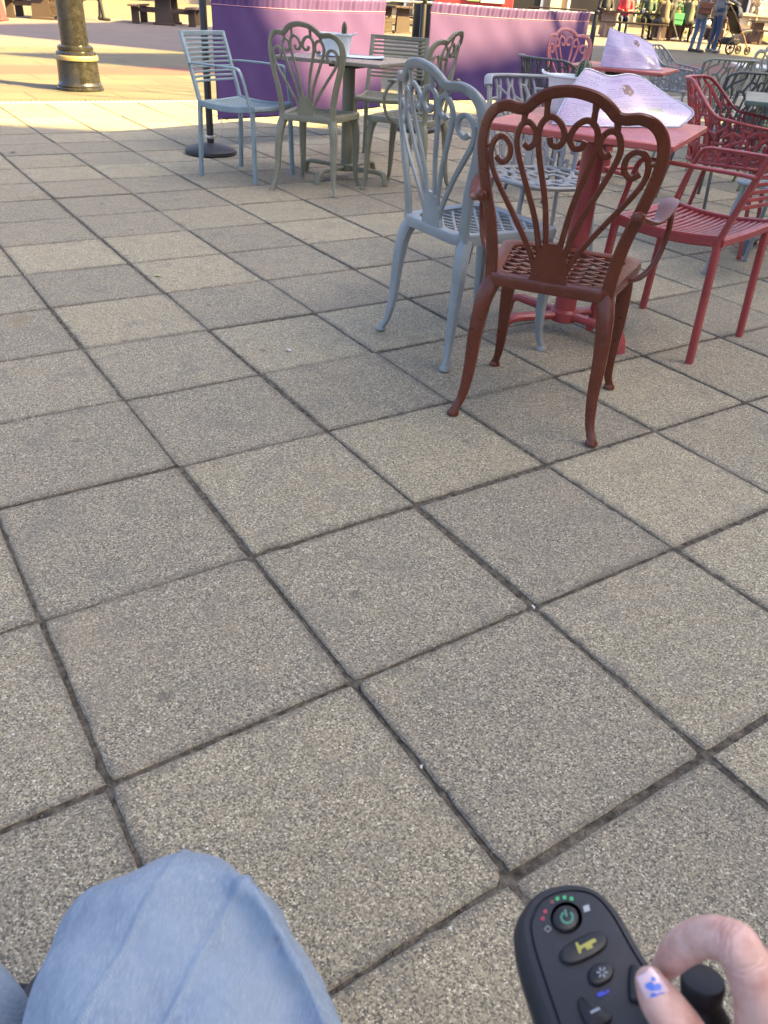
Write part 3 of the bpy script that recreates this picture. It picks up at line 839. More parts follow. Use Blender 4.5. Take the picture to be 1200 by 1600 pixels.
# ------------------------------------------------------------------ tables
def table(x, y, rz, size, h, mt, mcol, label, feet, foot_l, group='square pedestal tables'):
    t = thing('cafe_table', label, 'table', (x, y, 0), rz, group)
    mb = MB(); mb.box((0, 0, h-.011), (size, size, .022), ch=.004); mb.build('table_top', mt, t)
    mb = MB(); mb.box((0, 0, h-.037), (.20, .20, .03), ch=.003)
    mb.box((0, 0, h-.028), (.40, .05, .012), ch=.002); mb.build('bracket', M['black'], t)
    mb = MB(); mb.lathe([(.042, .09), (.040, .12), (.040, h-.05)], seg=24); mb.build('column', mcol, t)
    mb = MB(); mb.lathe([(.048, .05), (.055, .056), (.055, .088), (.045, .098)], seg=20); mb.build('hub', mcol, t)
    for a in feet:
        a = rad(a)-rz; c, s_ = math.cos(a), math.sin(a)
        pts = [(c*r, s_*r, z) for r, z in ((.03, .074), (.12, .076), (foot_l-.05, .078), (foot_l-.012, .068), (foot_l, .045), (foot_l+.008, 0.002))]
        mb = MB(); mb.sweep(pts, rect(.042, .026, .3), up=[Vector((0, 0, 1))]*3+[Vector((c*.5, s_*.5, 1)), Vector((c, s_, .4)), Vector((c, s_, .1))]); mb.build('foot', mcol, t)
    return t
table(.645, 3.01, rad(-25.9), .625, .742, M['red_top'], M['red'], 'near red square table behind the brown red chair, menus on top', (205, -45, 25, 135), .265)
table(-.415, 5.78, rad(-19.6), .705, .722, M['olive_top'], M['olive'], 'olive grey square table with a white planter on top', (152, 240, -36, 60), .33)
table(1.47, 6.42, rad(-24), .66, .742, M['red_top'], M['red'], 'far red square table carrying the second folded menu', (205, -65, 25, 115), .31)
table(3.15, 7.95, rad(-12), .70, .735, paint('white_table_top', (.6, .62, .6), .35), M['darkgrey'], 'white topped square table at the far right edge', (45, 135, 225, 315), .3)
table(2.06, 4.62, rad(-20), .66, .735, paint('dark_green_table_top', (.10, .14, .10), .35), M['darkgrey'], 'dark green square table cut off by the right edge', (45, 135, 225, 315), .3)

# ------------------------------------------------------------------ things on the tables
def ceramic(name, col, rough=.4): return plain(name, col, rough)
def planter(x, y, z, rz, label, cat_h, cat_r, handle=True, sc=1.0):
    t = thing('planter', label, 'planter', (x, y, z), rz, 'small ribbed planters')
    prof = [(.001, 0), (.066, 0), (.07, .004)]
    for i in range(9):
        zz = .010+.011*i; r = .070+.019*zz/.12; prof += [(r, zz), (r+.0022, zz+.0055)]
    prof += [(.090, .114), (.096, .118), (.096, .123), (.089, .124), (.085, .119), (.080, .095), (.001, .094)]
    mb = MB(); mb.lathe([(r*sc, z_*sc) for r, z_ in prof], seg=36, sx=1.15, sy=.85); mb.build('pot', M['pot'], t)
    mb = MB(); mb.lathe([(.001, .0955*sc), (.079*sc, .0965*sc), (.079*sc, .0985*sc), (.001, .100*sc)], seg=24, sx=1.13, sy=.83); mb.build('soil', M['soil'], t)
    if handle:
        for s_ in (1, -1):
            mb = MB(); mb.tube(crom([(s_*.100*sc, -.02, .119*sc), (s_*.122*sc, -.015, .124*sc), (s_*.130*sc, 0, .132*sc), (s_*.122*sc, .015, .124*sc), (s_*.100*sc, .02, .119*sc)], 4), .0035, 6); mb.build('handle', M['pot'], t)
    return t
def cactus(x, y, z, h, r, label):
    t = thing('cactus', label, 'cactus', (x, y, z))
    mb = MB(); seg = 48; rows = 16; vs, fs = [], []
    for i in range(seg):
        a = 2*math.pi*i/seg; rib = .80+.20*abs(math.cos(a*3.5))
        for j in range(rows+1):
            q = j/rows; rr = r*rib*(math.sin(math.pi*min(1, .12+q*.88))**.55 if q < 1 else 0.02); vs.append((rr*math.cos(a), rr*math.sin(a), h*(1-(1-q)**1.15)))
    for i in range(seg):
        j2 = (i+1) % seg
        for j in range(rows): fs.append((i*(rows+1)+j, j2*(rows+1)+j, j2*(rows+1)+j+1, i*(rows+1)+j+1))
    mb.add(vs, fs); mb.build('body', M['cactus'], t, angle=70)
    sp_ = MB()
    for k in range(9):
        a = 2*math.pi*(k)/9
        for j in range(7):
            q = .12+.80*j/7; rr = r*1.0*math.sin(math.pi*(.12+q*.88))**.55; zz = h*(1-(1-q)**1.15)
            b = Vector((rr*math.cos(a), rr*math.sin(a), zz))
            for d_ in (-.5, .5, 0):
                e = b+Vector((math.cos(a+d_), math.sin(a+d_), .4+d_))*.006; sp_.tube([b, e], [.0007, .0002], 3)
    o = sp_.build('spines', plain('cactus_spines', (.5, .45, .3), .6), t); o['kind'] = 'stuff'
    return t
M['pot'] = ceramic('white_ribbed_pot', (.62, .66, .66), .35); M['soil'] = plain('potting_soil', (.03, .022, .016), .95)
def cactus_mat():
    t = NT('cactus_green'); p = t.obj(); x, y, z = t.xyz(p)
    a = t.math('ARCTAN2', y, x); s_ = t.math('ABSOLUTE', t.math('COSINE', t.math('MULTIPLY', a, 3.5)))
    col = t.mix(t.mr(s_, .80, .97), (.016, .028, .010), (.15, .155, .065)); return t.out(Base_Color=col, Roughness=.5)
M['cactus'] = cactus_mat()
planter(.585, 3.235, .7425, -.4, 'pale ribbed planter behind the menu on the near red table', .1, .03)
cactus(.605, 3.235, .84, .078, .030, 'ribbed cactus in the planter behind the near menu')
planter(-.505, 5.80, .7225, -.35, 'white ribbed planter standing on the olive table', .06, .017, True, 1.03)
cactus(-.455, 5.80, .823, .092, .0165, 'small dark cactus in the white planter on the olive table')

def menu_mat(name, seed, base=(.40, .345, .47)):
    t = NT(name); uv = t.uv(); u, v, _ = t.xyz(uv)
    rows = t.math('MULTIPLY', v, 34.); fr = t.math('FRACT', rows); row = t.math('FLOOR', rows)
    line = t.math('MULTIPLY', t.mr(fr, .30, .36), t.mr(fr, .78, .72))
    colm = t.math('FLOOR', t.math('MULTIPLY', u, 3.)); fc = t.math('FRACT', t.math('MULTIPLY', u, 3.))
    wnz = t.n('ShaderNodeTexWhiteNoise', {'Vector': t.vec(row, colm, seed)}, noise_dimensions='3D').outputs[0]
    words = t.mr(t.noise(t.vec(t.math('MULTIPLY', u, 95.), t.math('MULTIPLY', row, 3.7), seed), 1., 1), .42, .5)
    cm = t.math('MULTIPLY', t.mr(fc, .07, .09), t.math('LESS_THAN', fc, t.math('ADD', .55, t.math('MULTIPLY', wnz, .38))))
    ink = t.math('MULTIPLY', t.math('MULTIPLY', line, words), t.math('MULTIPLY', cm, t.math('GREATER_THAN', wnz, .14)))
    marg = t.math('MULTIPLY', t.math('MULTIPLY', t.mr(v, .05, .07), t.mr(v, .94, .92)), t.math('MULTIPLY', t.mr(u, .02, .03), t.mr(u, .98, .97)))
    col = t.mix(t.mr(t.noise(t.vec(u, v, seed), 2.2, 2), .35, .65), base, (base[0]*1.06, base[1]*.93, base[2]*.98))
    col = t.mix(t.math('MULTIPLY', t.math('MULTIPLY', ink, marg), .62), col, (.13, .09, .17))
    hd = t.math('MULTIPLY', t.mr(t.noise(t.vec(t.math('MULTIPLY', u, 34.), t.math('MULTIPLY', v, 60.), 9.), 1., 0), .5, .54), t.math('MULTIPLY', t.math('GREATER_THAN', v, .86), t.math('LESS_THAN', v, .90)))
    col = t.mix(t.math('MULTIPLY', hd, .55), col, (.2, .09, .3))
    # small brown and cream picture, green box
    def blob(cx, cy, rx, ry, e):
        d = t.math('ADD', t.math('POWER', t.math('MULTIPLY', t.math('SUBTRACT', u, cx), 1/rx), 2.), t.math('POWER', t.math('MULTIPLY', t.math('SUBTRACT', v, cy), 1/ry), 2.))
        d = t.math('ADD', d, t.math('MULTIPLY', t.math('SUBTRACT', t.noise(t.vec(u, v, e), 24., 2), .5), 1.5)); return t.mr(d, 1.05, .9)
    col = t.mix(blob(.60, .72, .055, .095, 2.), col, (.16, .055, .05)); col = t.mix(blob(.572, .765, .012, .026, 5.), col, (.42, .36, .26))
    col = t.mix(blob(.615, .69, .012, .022, 8.), col, (.34, .22, .05))
    g = t.math('MULTIPLY', t.math('MULTIPLY', t.math('GREATER_THAN', u, .70), t.math('LESS_THAN', u, .79)), t.math('MULTIPLY', t.math('GREATER_THAN', v, .36), t.math('LESS_THAN', v, .43)))
    col = t.mix(g, col, (.21, .25, .15))
    return t.out(Base_Color=col, Roughness=.22, Specular_IOR_Level=.55, Coat_Weight=.3, Coat_Roughness=.12)
def menu(label, front, back, mat, seed, parts_offset=None, name='menu'):
    """laminated menu folded to a tent: front/back = rows of control points from ridge to table"""
    rn = random.Random(seed)
    t = thing(name, label, 'menu', front[-1][0], 0, 'folded laminated menus')
    o = Vector(front[-1][0])
    def surf(rows, nu=28, nv=18):
        R_ = [crom(r_, max(1, nu//(len(r_)-1))) for r_ in rows]; m_ = min(len(r_) for r_ in R_)
        cols = [crom([r_[int(i*(len(r_)-1)/(m_-1))] for r_ in R_], max(1, nv//(len(rows)-1))) for i in range(m_)]
        return cols
    for nm, rows in (('front_leaf', front), ('back_leaf', back)):
        cols = surf(rows); nu, nv = len(cols), len(cols[0])
        for i_ in range(nu):
            for j_ in range(nv):
                q = cols[i_][j_]; f_ = j_/(nv-1); e_ = math.sin(math.pi*min(1, f_*1.02)); a_ = i_/(nu-1)
                wv = .009*math.sin(a_*7+f_*3+seed)+.005*math.sin(a_*15-f_*6+2*seed)+.006*math.sin(a_*4-f_*8)
                cols[i_][j_] = (q[0], q[1]+wv*e_, q[2]+.35*wv*e_+(.006*math.sin(a_*9+seed) if j_ < nv*.4 else 0)*(1-f_))
        mb = MB(); mb.add([Vector(p)-o for c in cols for p in c], [(i*nv+j, i*nv+j+1, (i+1)*nv+j+1, (i+1)*nv+j) for i in range(nu-1) for j in range(nv-1)])
        me = mb.mesh(nm, True, 80); uvl = me.uv_layers.new(name='UVMap')
        for lp_ in me.loops: vi = lp_.vertex_index; uvl.data[lp_.index].uv = (vi//nv/(nu-1), 1-vi % nv/(nv-1))
        ob = link(nm, me, mat, t); sm = ob.modifiers.new('t', 'SOLIDIFY'); sm.thickness = .0012
        # clear laminate margin
        edge = [Vector(c[0])-o for c in cols]+[Vector(p)-o for p in cols[-1][1:]]+[Vector(c[-1])-o for c in cols[-2::-1]]+[Vector(p)-o for p in cols[0][-2:0:-1]]
        eb = MB(); eb.tube(edge, .0022, 5, closed=True); eb.build('laminate_edge', M['laminate'], ob)
    return t
M['laminate'] = plain('blue_tinted_laminate', (.42, .52, .60), .15)
menu('large pale lilac menu folded over on the near red table',
     [[(.575, 3.06, .895), (.65, 3.085, .888), (.72, 3.115, .884), (.80, 3.145, .880)],
      [(.53, 2.99, .845), (.64, 3.01, .838), (.76, 3.06, .835), (.90, 3.13, .825)],
      [(.492, 2.93, .790), (.62, 2.945, .782), (.79, 3.01, .78), (.985, 3.115, .790)],
      [(.465, 2.89, .7455), (.60, 2.90, .7455), (.80, 2.985, .7455), (.925, 3.04, .7455)]],
     [[(.575, 3.065, .893), (.65, 3.09, .886), (.72, 3.12, .882), (.80, 3.15, .878)],
      [(.60, 3.11, .83), (.68, 3.13, .82), (.76, 3.16, .82), (.84, 3.19, .82)],
      [(.62, 3.15, .7455), (.70, 3.17, .7455), (.79, 3.20, .7455), (.87, 3.22, .7455)]], menu_mat('lilac_menu_print', 3.1), 1)
menu('folded lilac menu standing on the far red table',
     [[(1.315, 6.36, .965), (1.40, 6.35, .950), (1.50, 6.35, .925), (1.62, 6.36, .895)],
      [(1.285, 6.26, .86), (1.40, 6.24, .855), (1.54, 6.24, .84), (1.65, 6.28, .825)],
      [(1.262, 6.21, .7455), (1.39, 6.18, .7455), (1.56, 6.18, .7455), (1.69, 6.23, .7455)]],
     [[(1.315, 6.365, .963), (1.40, 6.355, .948), (1.50, 6.355, .923), (1.62, 6.365, .893)],
      [(1.33, 6.45, .85), (1.42, 6.45, .84), (1.52, 6.45, .83), (1.63, 6.45, .82)],
      [(1.34, 6.52, .7455), (1.44, 6.52, .7455), (1.54, 6.52, .7455), (1.64, 6.52, .7455)]], menu_mat('lilac_menu_print_b', 7.7, (.43, .36, .49)), 2)
menu('small pale blue folded menu on the white table at the right edge',
     [[(3.12, 7.80, .85), (3.22, 7.80, .855), (3.36, 7.80, .85)], [(3.10, 7.74, .80), (3.22, 7.73, .80), (3.37, 7.74, .80)], [(3.09, 7.70, .7385), (3.22, 7.69, .7385), (3.38, 7.70, .7385)]],
     [[(3.12, 7.804, .848), (3.22, 7.804, .853), (3.36, 7.804, .848)], [(3.12, 7.86, .79), (3.22, 7.86, .79), (3.36, 7.86, .79)], [(3.12, 7.90, .7385), (3.22, 7.90, .7385), (3.36, 7.90, .7385)]], menu_mat('blue_menu_print', 5.5, (.36, .44, .55)), 3)
mb = MB(); rz = rad(-19.6)
vs = []
for i in range(9):
    for j in range(7):
        x, y = -.21+.42*i/8, -.15+.30*j/6; vs.append((x, y, .0008+.006*max(0, (i-6)/2)**2+.003*max(0, (1-j)/1)))
mb.add(vs, [(i*7+j, (i+1)*7+j, (i+1)*7+j+1, i*7+j+1) for i in range(8) for j in range(6)])
o = mb.build('paper_menu', plain('pale_blue_paper', (.60, .66, .76), .5)); o.location = (-.41, 5.86, .7235); o.rotation_euler = (0, 0, rz+.35); tag(o, 'pale blue paper sheet lying flat under the white planter on the olive table', 'paper')

# ------------------------------------------------------------------ the wheelchair user in front of the camera
def at(px, py, t):
    """point at depth t metres along the lens axis, seen at photo pixel (px, py)"""
    d = _fwd+CR*(px-600)/FPX-CU*(py-800)/FPX
    return Vector((0, 0, H))+d*t
def onp(px, py, z):
    d = _fwd+CR*(px-600)/FPX-CU*(py-800)/FPX
    return Vector((0, 0, H))+d*((z-H)/d.z)
def denim_mat():
    t = NT('light_blue_denim'); p = t.obj(); x, y, z = t.xyz(p)
    tw = t.math('SINE', t.math('MULTIPLY', t.math('ADD', x, t.math('ADD', t.math('MULTIPLY', y, .8), t.math('MULTIPLY', z, .8))), 2700.))
    st = t.noise(t.vec(t.math('MULTIPLY', x, 6.), y, z), 160, 3, .6); bl = t.noise(p, 26, 4, .6); big = t.noise(p, 7, 3)
    col = t.mix(t.mr(bl, .3, .7), (.135, .190, .25), (.215, .285, .345))
    col = t.mix(t.mr(st, .42, .7, 0, .65), col, (.36, .42, .48))
    col = t.mix(t.mr(big, .4, .65, 0, .45), col, (.30, .355, .415))
    col = t.mix(t.math('MULTIPLY', t.mr(tw, -.2, 1, 0, .22), t.mr(st, .35, .6)), col, (.13, .19, .29))
    t.bump(t.math('ADD', t.math('MULTIPLY', tw, .4), t.math('ADD', st, bl)), .35, .0009)
    return t.out(Base_Color=col, Roughness=.85, Specular_IOR_Level=.2, Sheen_Weight=.12)
def skin_mat():
    t = NT('skin'); p = t.obj(); a = t.noise(p, 75, 4); b = t.vor(p, 1300)
    col = t.mix(t.mr(a, .33, .6), (.53, .285, .225), (.68, .43, .35))
    t.bump(t.math('ADD', a, t.math('MULTIPLY', b, .8)), .4, .0007)
    return t.out(Base_Color=col, Roughness=.48, Subsurface_Weight=.18, Subsurface_Radius=(.006, .002, .001), Subsurface_Scale=1.)
M['denim'] = denim_mat(); M['skin'] = skin_mat()
user = thing('person', 'wheelchair user in light blue jeans, thumb and finger holding the joystick', 'person', (0, .1, 0))
U0 = user.location
def leg(mb, knee, hip, sx, w=1.0, folds=True):
    th = [Vector(hip), Vector(hip).lerp(Vector(knee), .5), Vector(knee)]
    side = Vector((1, 0, 0))
    for off in (-.026, .026):
        mb.tube([th[0]+side*off*1.5, th[1]+side*off*1.25, th[2]+side*off], [.088*w, .082*w, .066*w], 20)
        mb.lathe([(.002, -.066*w), (.03*w, -.059*w), (.052*w, -.04*w), (.064*w, -.016*w), (.066*w, 0), (.064*w, .016*w), (.052*w, .04*w), (.03*w, .059*w), (.002, .066*w)], th[2]+side*off, seg=18)
    mb.lathe([(.002, -.07*w), (.034*w, -.061*w), (.055*w, -.042*w), (.068*w, -.016*w), (.07*w, 0), (.068*w, .016*w), (.055*w, .042*w), (.034*w, .061*w), (.002, .07*w)], th[2]+Vector((0, .006, .008)), seg=18)
    an = Vector((knee[0]+.01, knee[1]+.03, .10))
    mb.tube([th[2], th[2].lerp(an, .3)+Vector((0, .012, 0)), th[2].lerp(an, .7), an], [.07*w, .072*w, .068*w, .075*w], 18)
KN = at(272, 1508, .588); HP = at(285, 1600, .55).lerp(KN, 0)+Vector((.055, -.42, -.03))
HP = KN+Vector((.060, -.40, -.01))
jm = MB(); leg(jm, KN, HP, 1, 1.0)
KL = at(-150, 1640, .60); leg(jm, KL, KL+Vector((.05, -.34, -.01)), -1, .98)
jm.tube([HP+Vector((-.01, -.06, 0)), KL+Vector((.05, -.40, -.01))], [.11, .11], 18)
# folds: a flap of cloth down the right side of the knee and softer creases
for pts, r in (([at(338, 1368, .592), at(374, 1400, .58), at(408, 1458, .562), at(460, 1560, .54), at(505, 1660, .515)], [.009, .013, .017, .021, .024]),
               ([at(195, 1410, .595), at(150, 1450, .575), at(110, 1520, .555), at(85, 1610, .535)], [.012, .018, .022, .024]),
               ([at(330, 1356, .602), at(376, 1378, .568), at(416, 1422, .547), at(452, 1484, .532), at(492, 1560, .514), at(540, 1680, .482)], [.004, .0055, .006, .006, .006, .006])):
    c = crom(pts, 5); rr = [x[0] for x in crom([(q,) for q in r], 5)]; jm.tube(c, rr, 10)
jme = remeshed(jm, .0055, 9, 1, 'jeans')
tmpn = np.empty(len(jme.vertices)*3); jme.vertices.foreach_get('co', tmpn); co = tmpn.reshape(-1, 3)
nr = np.empty(len(jme.vertices)*3); jme.vertex_normals.foreach_get('vector', nr); nr = nr.reshape(-1, 3)
d = (.0022*np.sin(co[:, 0]*62+co[:, 1]*35+3*np.sin(co[:, 1]*21))+.0014*np.sin(co[:, 0]*-48+co[:, 1]*95+2*np.sin(co[:, 0]*33))+.0018*np.sin(co[:, 2]*70+co[:, 0]*25))
w1 = 1-np.abs(np.sin(co[:, 0]*19+co[:, 1]*-27+1.2*np.sin(co[:, 1]*30)+.6)); w2 = 1-np.abs(np.sin(co[:, 0]*-30+co[:, 1]*16+co[:, 2]*12+1.5*np.sin(co[:, 0]*22)))
d = d*.6+.0012*np.clip(w1-.72, 0, 1)/.28*np.clip(np.sin(co[:, 0]*9+1), 0, 1)+.003*np.clip(w2-.75, 0, 1)/.25
co = co+nr*d[:, None]-np.array(U0)
jme.vertices.foreach_set('co', co.ravel()); jme.update()
link('jeans', jme, M['denim'], user)
# shoes
for kx, ky in ((KN.x+.01, KN.y+.03), (KL.x+.01, KL.y+.03)):
    b = MB(); b.tube([(kx, ky-.06, .13), (kx, ky+.0, .125), (kx, ky+.1, .115), (kx, ky+.17, .105)], [.042, .05, .046, .03], 14)
    me = remeshed(b, .008, 4); tmpn = np.empty(len(me.vertices)*3); me.vertices.foreach_get('co', tmpn); tmpn = (tmpn.reshape(-1, 3)-np.array(U0)).ravel(); me.vertices.foreach_set('co', tmpn)
    link('shoe', me, plain('dark_trainer', (.03, .03, .033), .6), user)

# hand: thumb and index pinch the joystick, the other fingers curl underneath
def ball(mb, c, r, seg=14, sx=1, sy=1):
    mb.lathe([(r*math.sin(math.pi*i/8)+1e-5, -r*math.cos(math.pi*i/8)) for i in range(9)], c, seg=seg, sx=sx, sy=sy)
def digit(mb, pts, rs, n=5):
    c = crom([tuple(p) for p in pts], n); r = [q[0] for q in crom([(q,) for q in rs], n)]
    mb.tube(c, r, 16); ball(mb, c[-1], r[-1]); ball(mb, c[0], r[0])
hm = MB()
wrist = at(1420, 1800, .44); mcp = [at(1196, 1625, .425), at(1255, 1600, .42), at(1315, 1600, .43), at(1365, 1620, .445)]
digit(hm, [mcp[0], at(1188, 1560, .414), at(1164, 1500, .413), at(1150, 1478, .414)], [.0160, .0135, .0122, .0128], 3)
digit(hm, [at(1150, 1478, .414), at(1120, 1464, .423), at(1090, 1466, .433)], [.0128, .0112, .0108], 3)
digit(hm, [at(1090, 1466, .433), at(1062, 1484, .443), at(1040, 1510, .449)], [.0108, .0100, .0076], 3)
digit(hm, [at(1200, 1520, .432), at(1215, 1580, .428), mcp[1]], [.0125, .015, .016], 3)
digit(hm, [mcp[1], at(1250, 1530, .43), at(1232, 1495, .448), at(1205, 1520, .475), at(1190, 1560, .487)], [.0150, .0125, .0112, .0095, .0075])
digit(hm, [mcp[2], at(1310, 1530, .45), at(1295, 1510, .475), at(1255, 1550, .495)], [.012, .010, .0092, .007])
digit(hm, [mcp[3], at(1360, 1570, .47), at(1340, 1560, .49), at(1300, 1590, .50)], [.0105, .0088, .0082, .0065])
thumb = [at(1185, 1780, .452), at(1112, 1690, .437), at(1062, 1606, .429), at(1030, 1562, .431), at(1016, 1535, .4345)]
digit(hm, [thumb[0], thumb[1], thumb[2]], [.020, .0165, .0128], 3); digit(hm, [thumb[2], thumb[3], thumb[4]], [.0128, .0116, .0086], 3)
for a, b, ra, rb in ((mcp[0], wrist, .0135, .022), (mcp[1], wrist, .014, .024), (mcp[2], wrist, .0135, .022), (mcp[3], wrist, .012, .018), (thumb[0], wrist, .018, .022), (thumb[1], mcp[0], .010, .011)):
    digit(hm, [a, a.lerp(b, .5), b], [ra, (ra+rb)/2, rb], 3)
for i in range(3): digit(hm, [mcp[i], mcp[i].lerp(mcp[i+1], .5), mcp[i+1]], [.0125, .012, .0125], 2)
digit(hm, [wrist, wrist+Vector((.05, -.10, .01)), wrist+Vector((.09, -.25, .02))], [.026, .030, .036], 3)
hme = remeshed(hm, .0016, 5, 1, 'hand')
tmpn = np.empty(len(hme.vertices)*3); hme.vertices.foreach_get('co', tmpn); hco = tmpn.reshape(-1, 3)
# skin creases over the joints
for p0, p1, offs in ((thumb[2], thumb[3], (-.0045, -.002, .0005, .003)), (at(1150, 1478, .414), at(1120, 1464, .423), (-.003, 0, .003, .006)), (at(1090, 1466, .433), at(1062, 1484, .443), (-.002, .001, .0035)), (at(1150, 1478, .414), at(1188, 1560, .414), (.004, .007))):
    a_ = np.array(p0); dx_ = np.array((p1-p0).normalized()); rel = hco-a_; al = rel@dx_; rd = rel-al[:, None]*dx_; rn_ = np.linalg.norm(rd, axis=1)
    near = rn_ < .018
    for q_ in offs:
        wob = .0006*np.sin(rd[:, 0]*700+q_*900)+.0004*np.sin(rd[:, 2]*1100)
        g_ = np.exp(-((al-q_+wob)/.00055)**2)*near*.00055
        hco = hco-rd/np.maximum(rn_, 1e-6)[:, None]*g_[:, None]
hme.vertices.foreach_set('co', (hco-np.array(U0)).ravel()); hme.update()
hand = link('hand', hme, M['skin'], user)
# thumbnail: curved plate lying on top of the thumb tip
tip, ip = thumb[4], thumb[2]
ax = (tip-ip).normalized(); upn = (Vector((0, 0, H))-tip).normalized(); upn = (upn-ax*upn.dot(ax)).normalized(); sdn = ax.cross(upn)
def nail_pt(a, b, lift=0):
    """a across -1..1, b along 0..1"""
    c = tip-ax*.0075+ax*(b*.0165)
    w_ = .0068*(1-.30*max(0, b-.55)**1.3/.35); r_ = .0106
    ang = a*w_/r_*1.0
    return c+sdn*math.sin(ang)*r_+upn*(math.cos(ang)*r_+.0004-.0016*max(0, b-.3)**2*2.2+lift)-U0
nb = MB(); vs = [nail_pt(-1+2*i/10, j/10) for i in range(11) for j in range(11)]; lo = [nail_pt(-1+2*i/10, j/10, -.0022) for i in range(11) for j in range(11)]
fs = [(i*11+j, i*11+j+1, (i+1)*11+j+1, (i+1)*11+j) for i in range(10) for j in range(10)]
nb.add(vs+lo, fs+[tuple(121+q for q in f[::-1]) for f in fs])
nl = nb.build('thumbnail', plain('pink_nail_varnish', (.70, .52, .55), .18), hand, angle=80)
def nail_decal(name, outline, mat):
    b = MB(); b.add([nail_pt(x, y, .00025) for x, y in outline], [tuple(range(len(outline)))]); return b.build(name, mat, nl)
M['nailblue'] = plain('blue_nail_paint', (.10, .19, .62), .2)
for cx, cy, r0 in ((-.15, .62, .30), (.28, .50, .24), (-.35, .36, .20), (.12, .22, .28), (.40, .74, .16)):
    nail_decal('nail_dab', [(cx+1.25*r0*math.cos(k*.7)*(1+.25*math.sin(k*2.3+cx*9)), cy+r0*.5*math.sin(k*.7)*(1+.2*math.cos(k*1.7))) for k in range(9)], M['nailblue'])

# ------------------------------------------------------------------ powered wheelchair with its control panel
wc = thing('powered_wheelchair', 'black powered wheelchair control panel with joystick, buttons and lights', 'wheelchair', (.16, .1, 0))
W0 = wc.location
ZP = .562
M['panel'] = paint('charcoal_plastic', (.017, .018, .022), .5, .1, .15); M['btn'] = paint('black_button_rubber', (.010, .010, .011), .42, .08, .12)
out_px = [(884, 1378), (930, 1386), (966, 1420), (1004, 1484), (1046, 1548), (1090, 1620), (1130, 1720), (1140, 1820), (1080, 1900), (985, 1900), (925, 1820), (885, 1710), (858, 1610), (832, 1530), (815, 1470), (814, 1432), (838, 1394)]
loop = [tuple(onp(x, y, ZP)-W0) for x, y in crom(out_px, 5, closed=True)]
cx_ = sum(p[0] for p in loop)/len(loop); cy_ = sum(p[1] for p in loop)/len(loop)
def inset(lp_, d_):
    n = len(lp_); o_ = []
    for i in range(n):
        a, b = lp_[i-1], lp_[(i+1) % n]; tx, ty = b[0]-a[0], b[1]-a[1]; l = math.hypot(tx, ty) or 1
        o_.append((lp_[i][0]+ty/l*(-d_)*SGN, lp_[i][1]-tx/l*(-d_)*SGN))
    return o_
area = sum(loop[i-1][0]*loop[i][1]-loop[i][0]*loop[i-1][1] for i in range(len(loop)))
SGN = 1 if area > 0 else -1
def stack(mb, lp_, levels, mi=0):
    """levels: list of (inset, z)"""
    n = len(lp_); vs = []
    for d_, z in levels: vs += [(x, y, z) for x, y in inset(lp_, d_)]
    fs = [(r*n+i, r*n+(i+1) % n, (r+1)*n+(i+1) % n, (r+1)*n+i) for r in range(len(levels)-1) for i in range(n)]
    fs.append(tuple((len(levels)-1)*n+i for i in range(n))); fs.append(tuple(range(n-1, -1, -1))); mb.add(vs, fs, mi)
mb = MB(); stack(mb, loop, [(.010, ZP-.038), (.001, ZP-.030), (-.002, ZP-.014), (.0, ZP-.004), (.003, ZP+.0002), (.0062, ZP+.0008), (.0066, ZP-.0008), (.0074, ZP-.0008), (.0080, ZP+.0010), (.012, ZP+.0016)])
panel = mb.build('control_panel', M['panel'], wc, angle=40)
def shape(name, px_loop, h, mat, z0=None, par=None, n=4, closed_smooth=True, bev=.0014):
    z0 = ZP+.0012 if z0 is None else z0
    pts = crom(px_loop, n, closed=True) if closed_smooth else px_loop
    lp_ = [tuple(onp(x, y, z0+h)-W0)[:2] for x, y in pts]
    global SGN
    ar = sum(lp_[i-1][0]*lp_[i][1]-lp_[i][0]*lp_[i-1][1] for i in range(len(lp_))); keep = SGN; SGN = 1 if ar > 0 else -1
    b = MB(); bb = min(bev, h*.6)
    stack(b, lp_, [(-.0006, z0-.001), (0, z0+h-bb), (bb*.4, z0+h-bb*.3), (bb, z0+h)] if h > .001 else [(0, z0-.0006), (0, z0+h)])
    SGN = keep
    return b.build(name, mat, par or panel, angle=35)
def circ(cx, cy, r, k=16, ry=None): return [(cx+r*math.cos(2*math.pi*i/k), cy+(ry or r)*math.sin(2*math.pi*i/k)) for i in range(k)]
shape('button_well', circ(885, 1434, 25), .0004, M['btn']); shape('power_button', circ(885, 1433, 20), .0042, M['btn'])
shape('horn_button', [(880, 1500), (877, 1486), (892, 1471), (925, 1455), (944, 1456), (950, 1470), (938, 1485), (902, 1503)], .0036, M['btn'])
shape('light_button', [(922, 1528), (922, 1514), (936, 1503), (952, 1504), (960, 1514), (955, 1528), (940, 1537), (928, 1536)], .0036, M['btn'])
shape('slower_button', [(908, 1556), (918, 1562), (945, 1577), (957, 1588), (950, 1598), (930, 1601), (918, 1598), (906, 1572)], .0036, M['btn'])
shape('faster_button', [(986, 1510), (994, 1505), (1003, 1512), (1026, 1540), (1030, 1556), (1016, 1562), (992, 1563), (985, 1552)], .0036, M['btn'])
def glow(name, col, e):
    t = NT(name); return t.out(Base_Color=col, Roughness=.4, Emission_Color=col, Emission_Strength=e)
M['ledg'] = glow('green_led', (.04, .26, .10), .06); M['ledr'] = glow('red_led', (.28, .03, .05), .03); M['icy'] = plain('yellow_symbol', (.38, .35, .07), .5); M['icw'] = plain('white_symbol', (.36, .39, .41), .5); M['icb'] = plain('blue_symbol', (.05, .07, .55), .5); M['icg'] = plain('green_symbol', (.06, .20, .13), .5); M['ledo'] = plain('dim_led', (.16, .06, .05), .5)
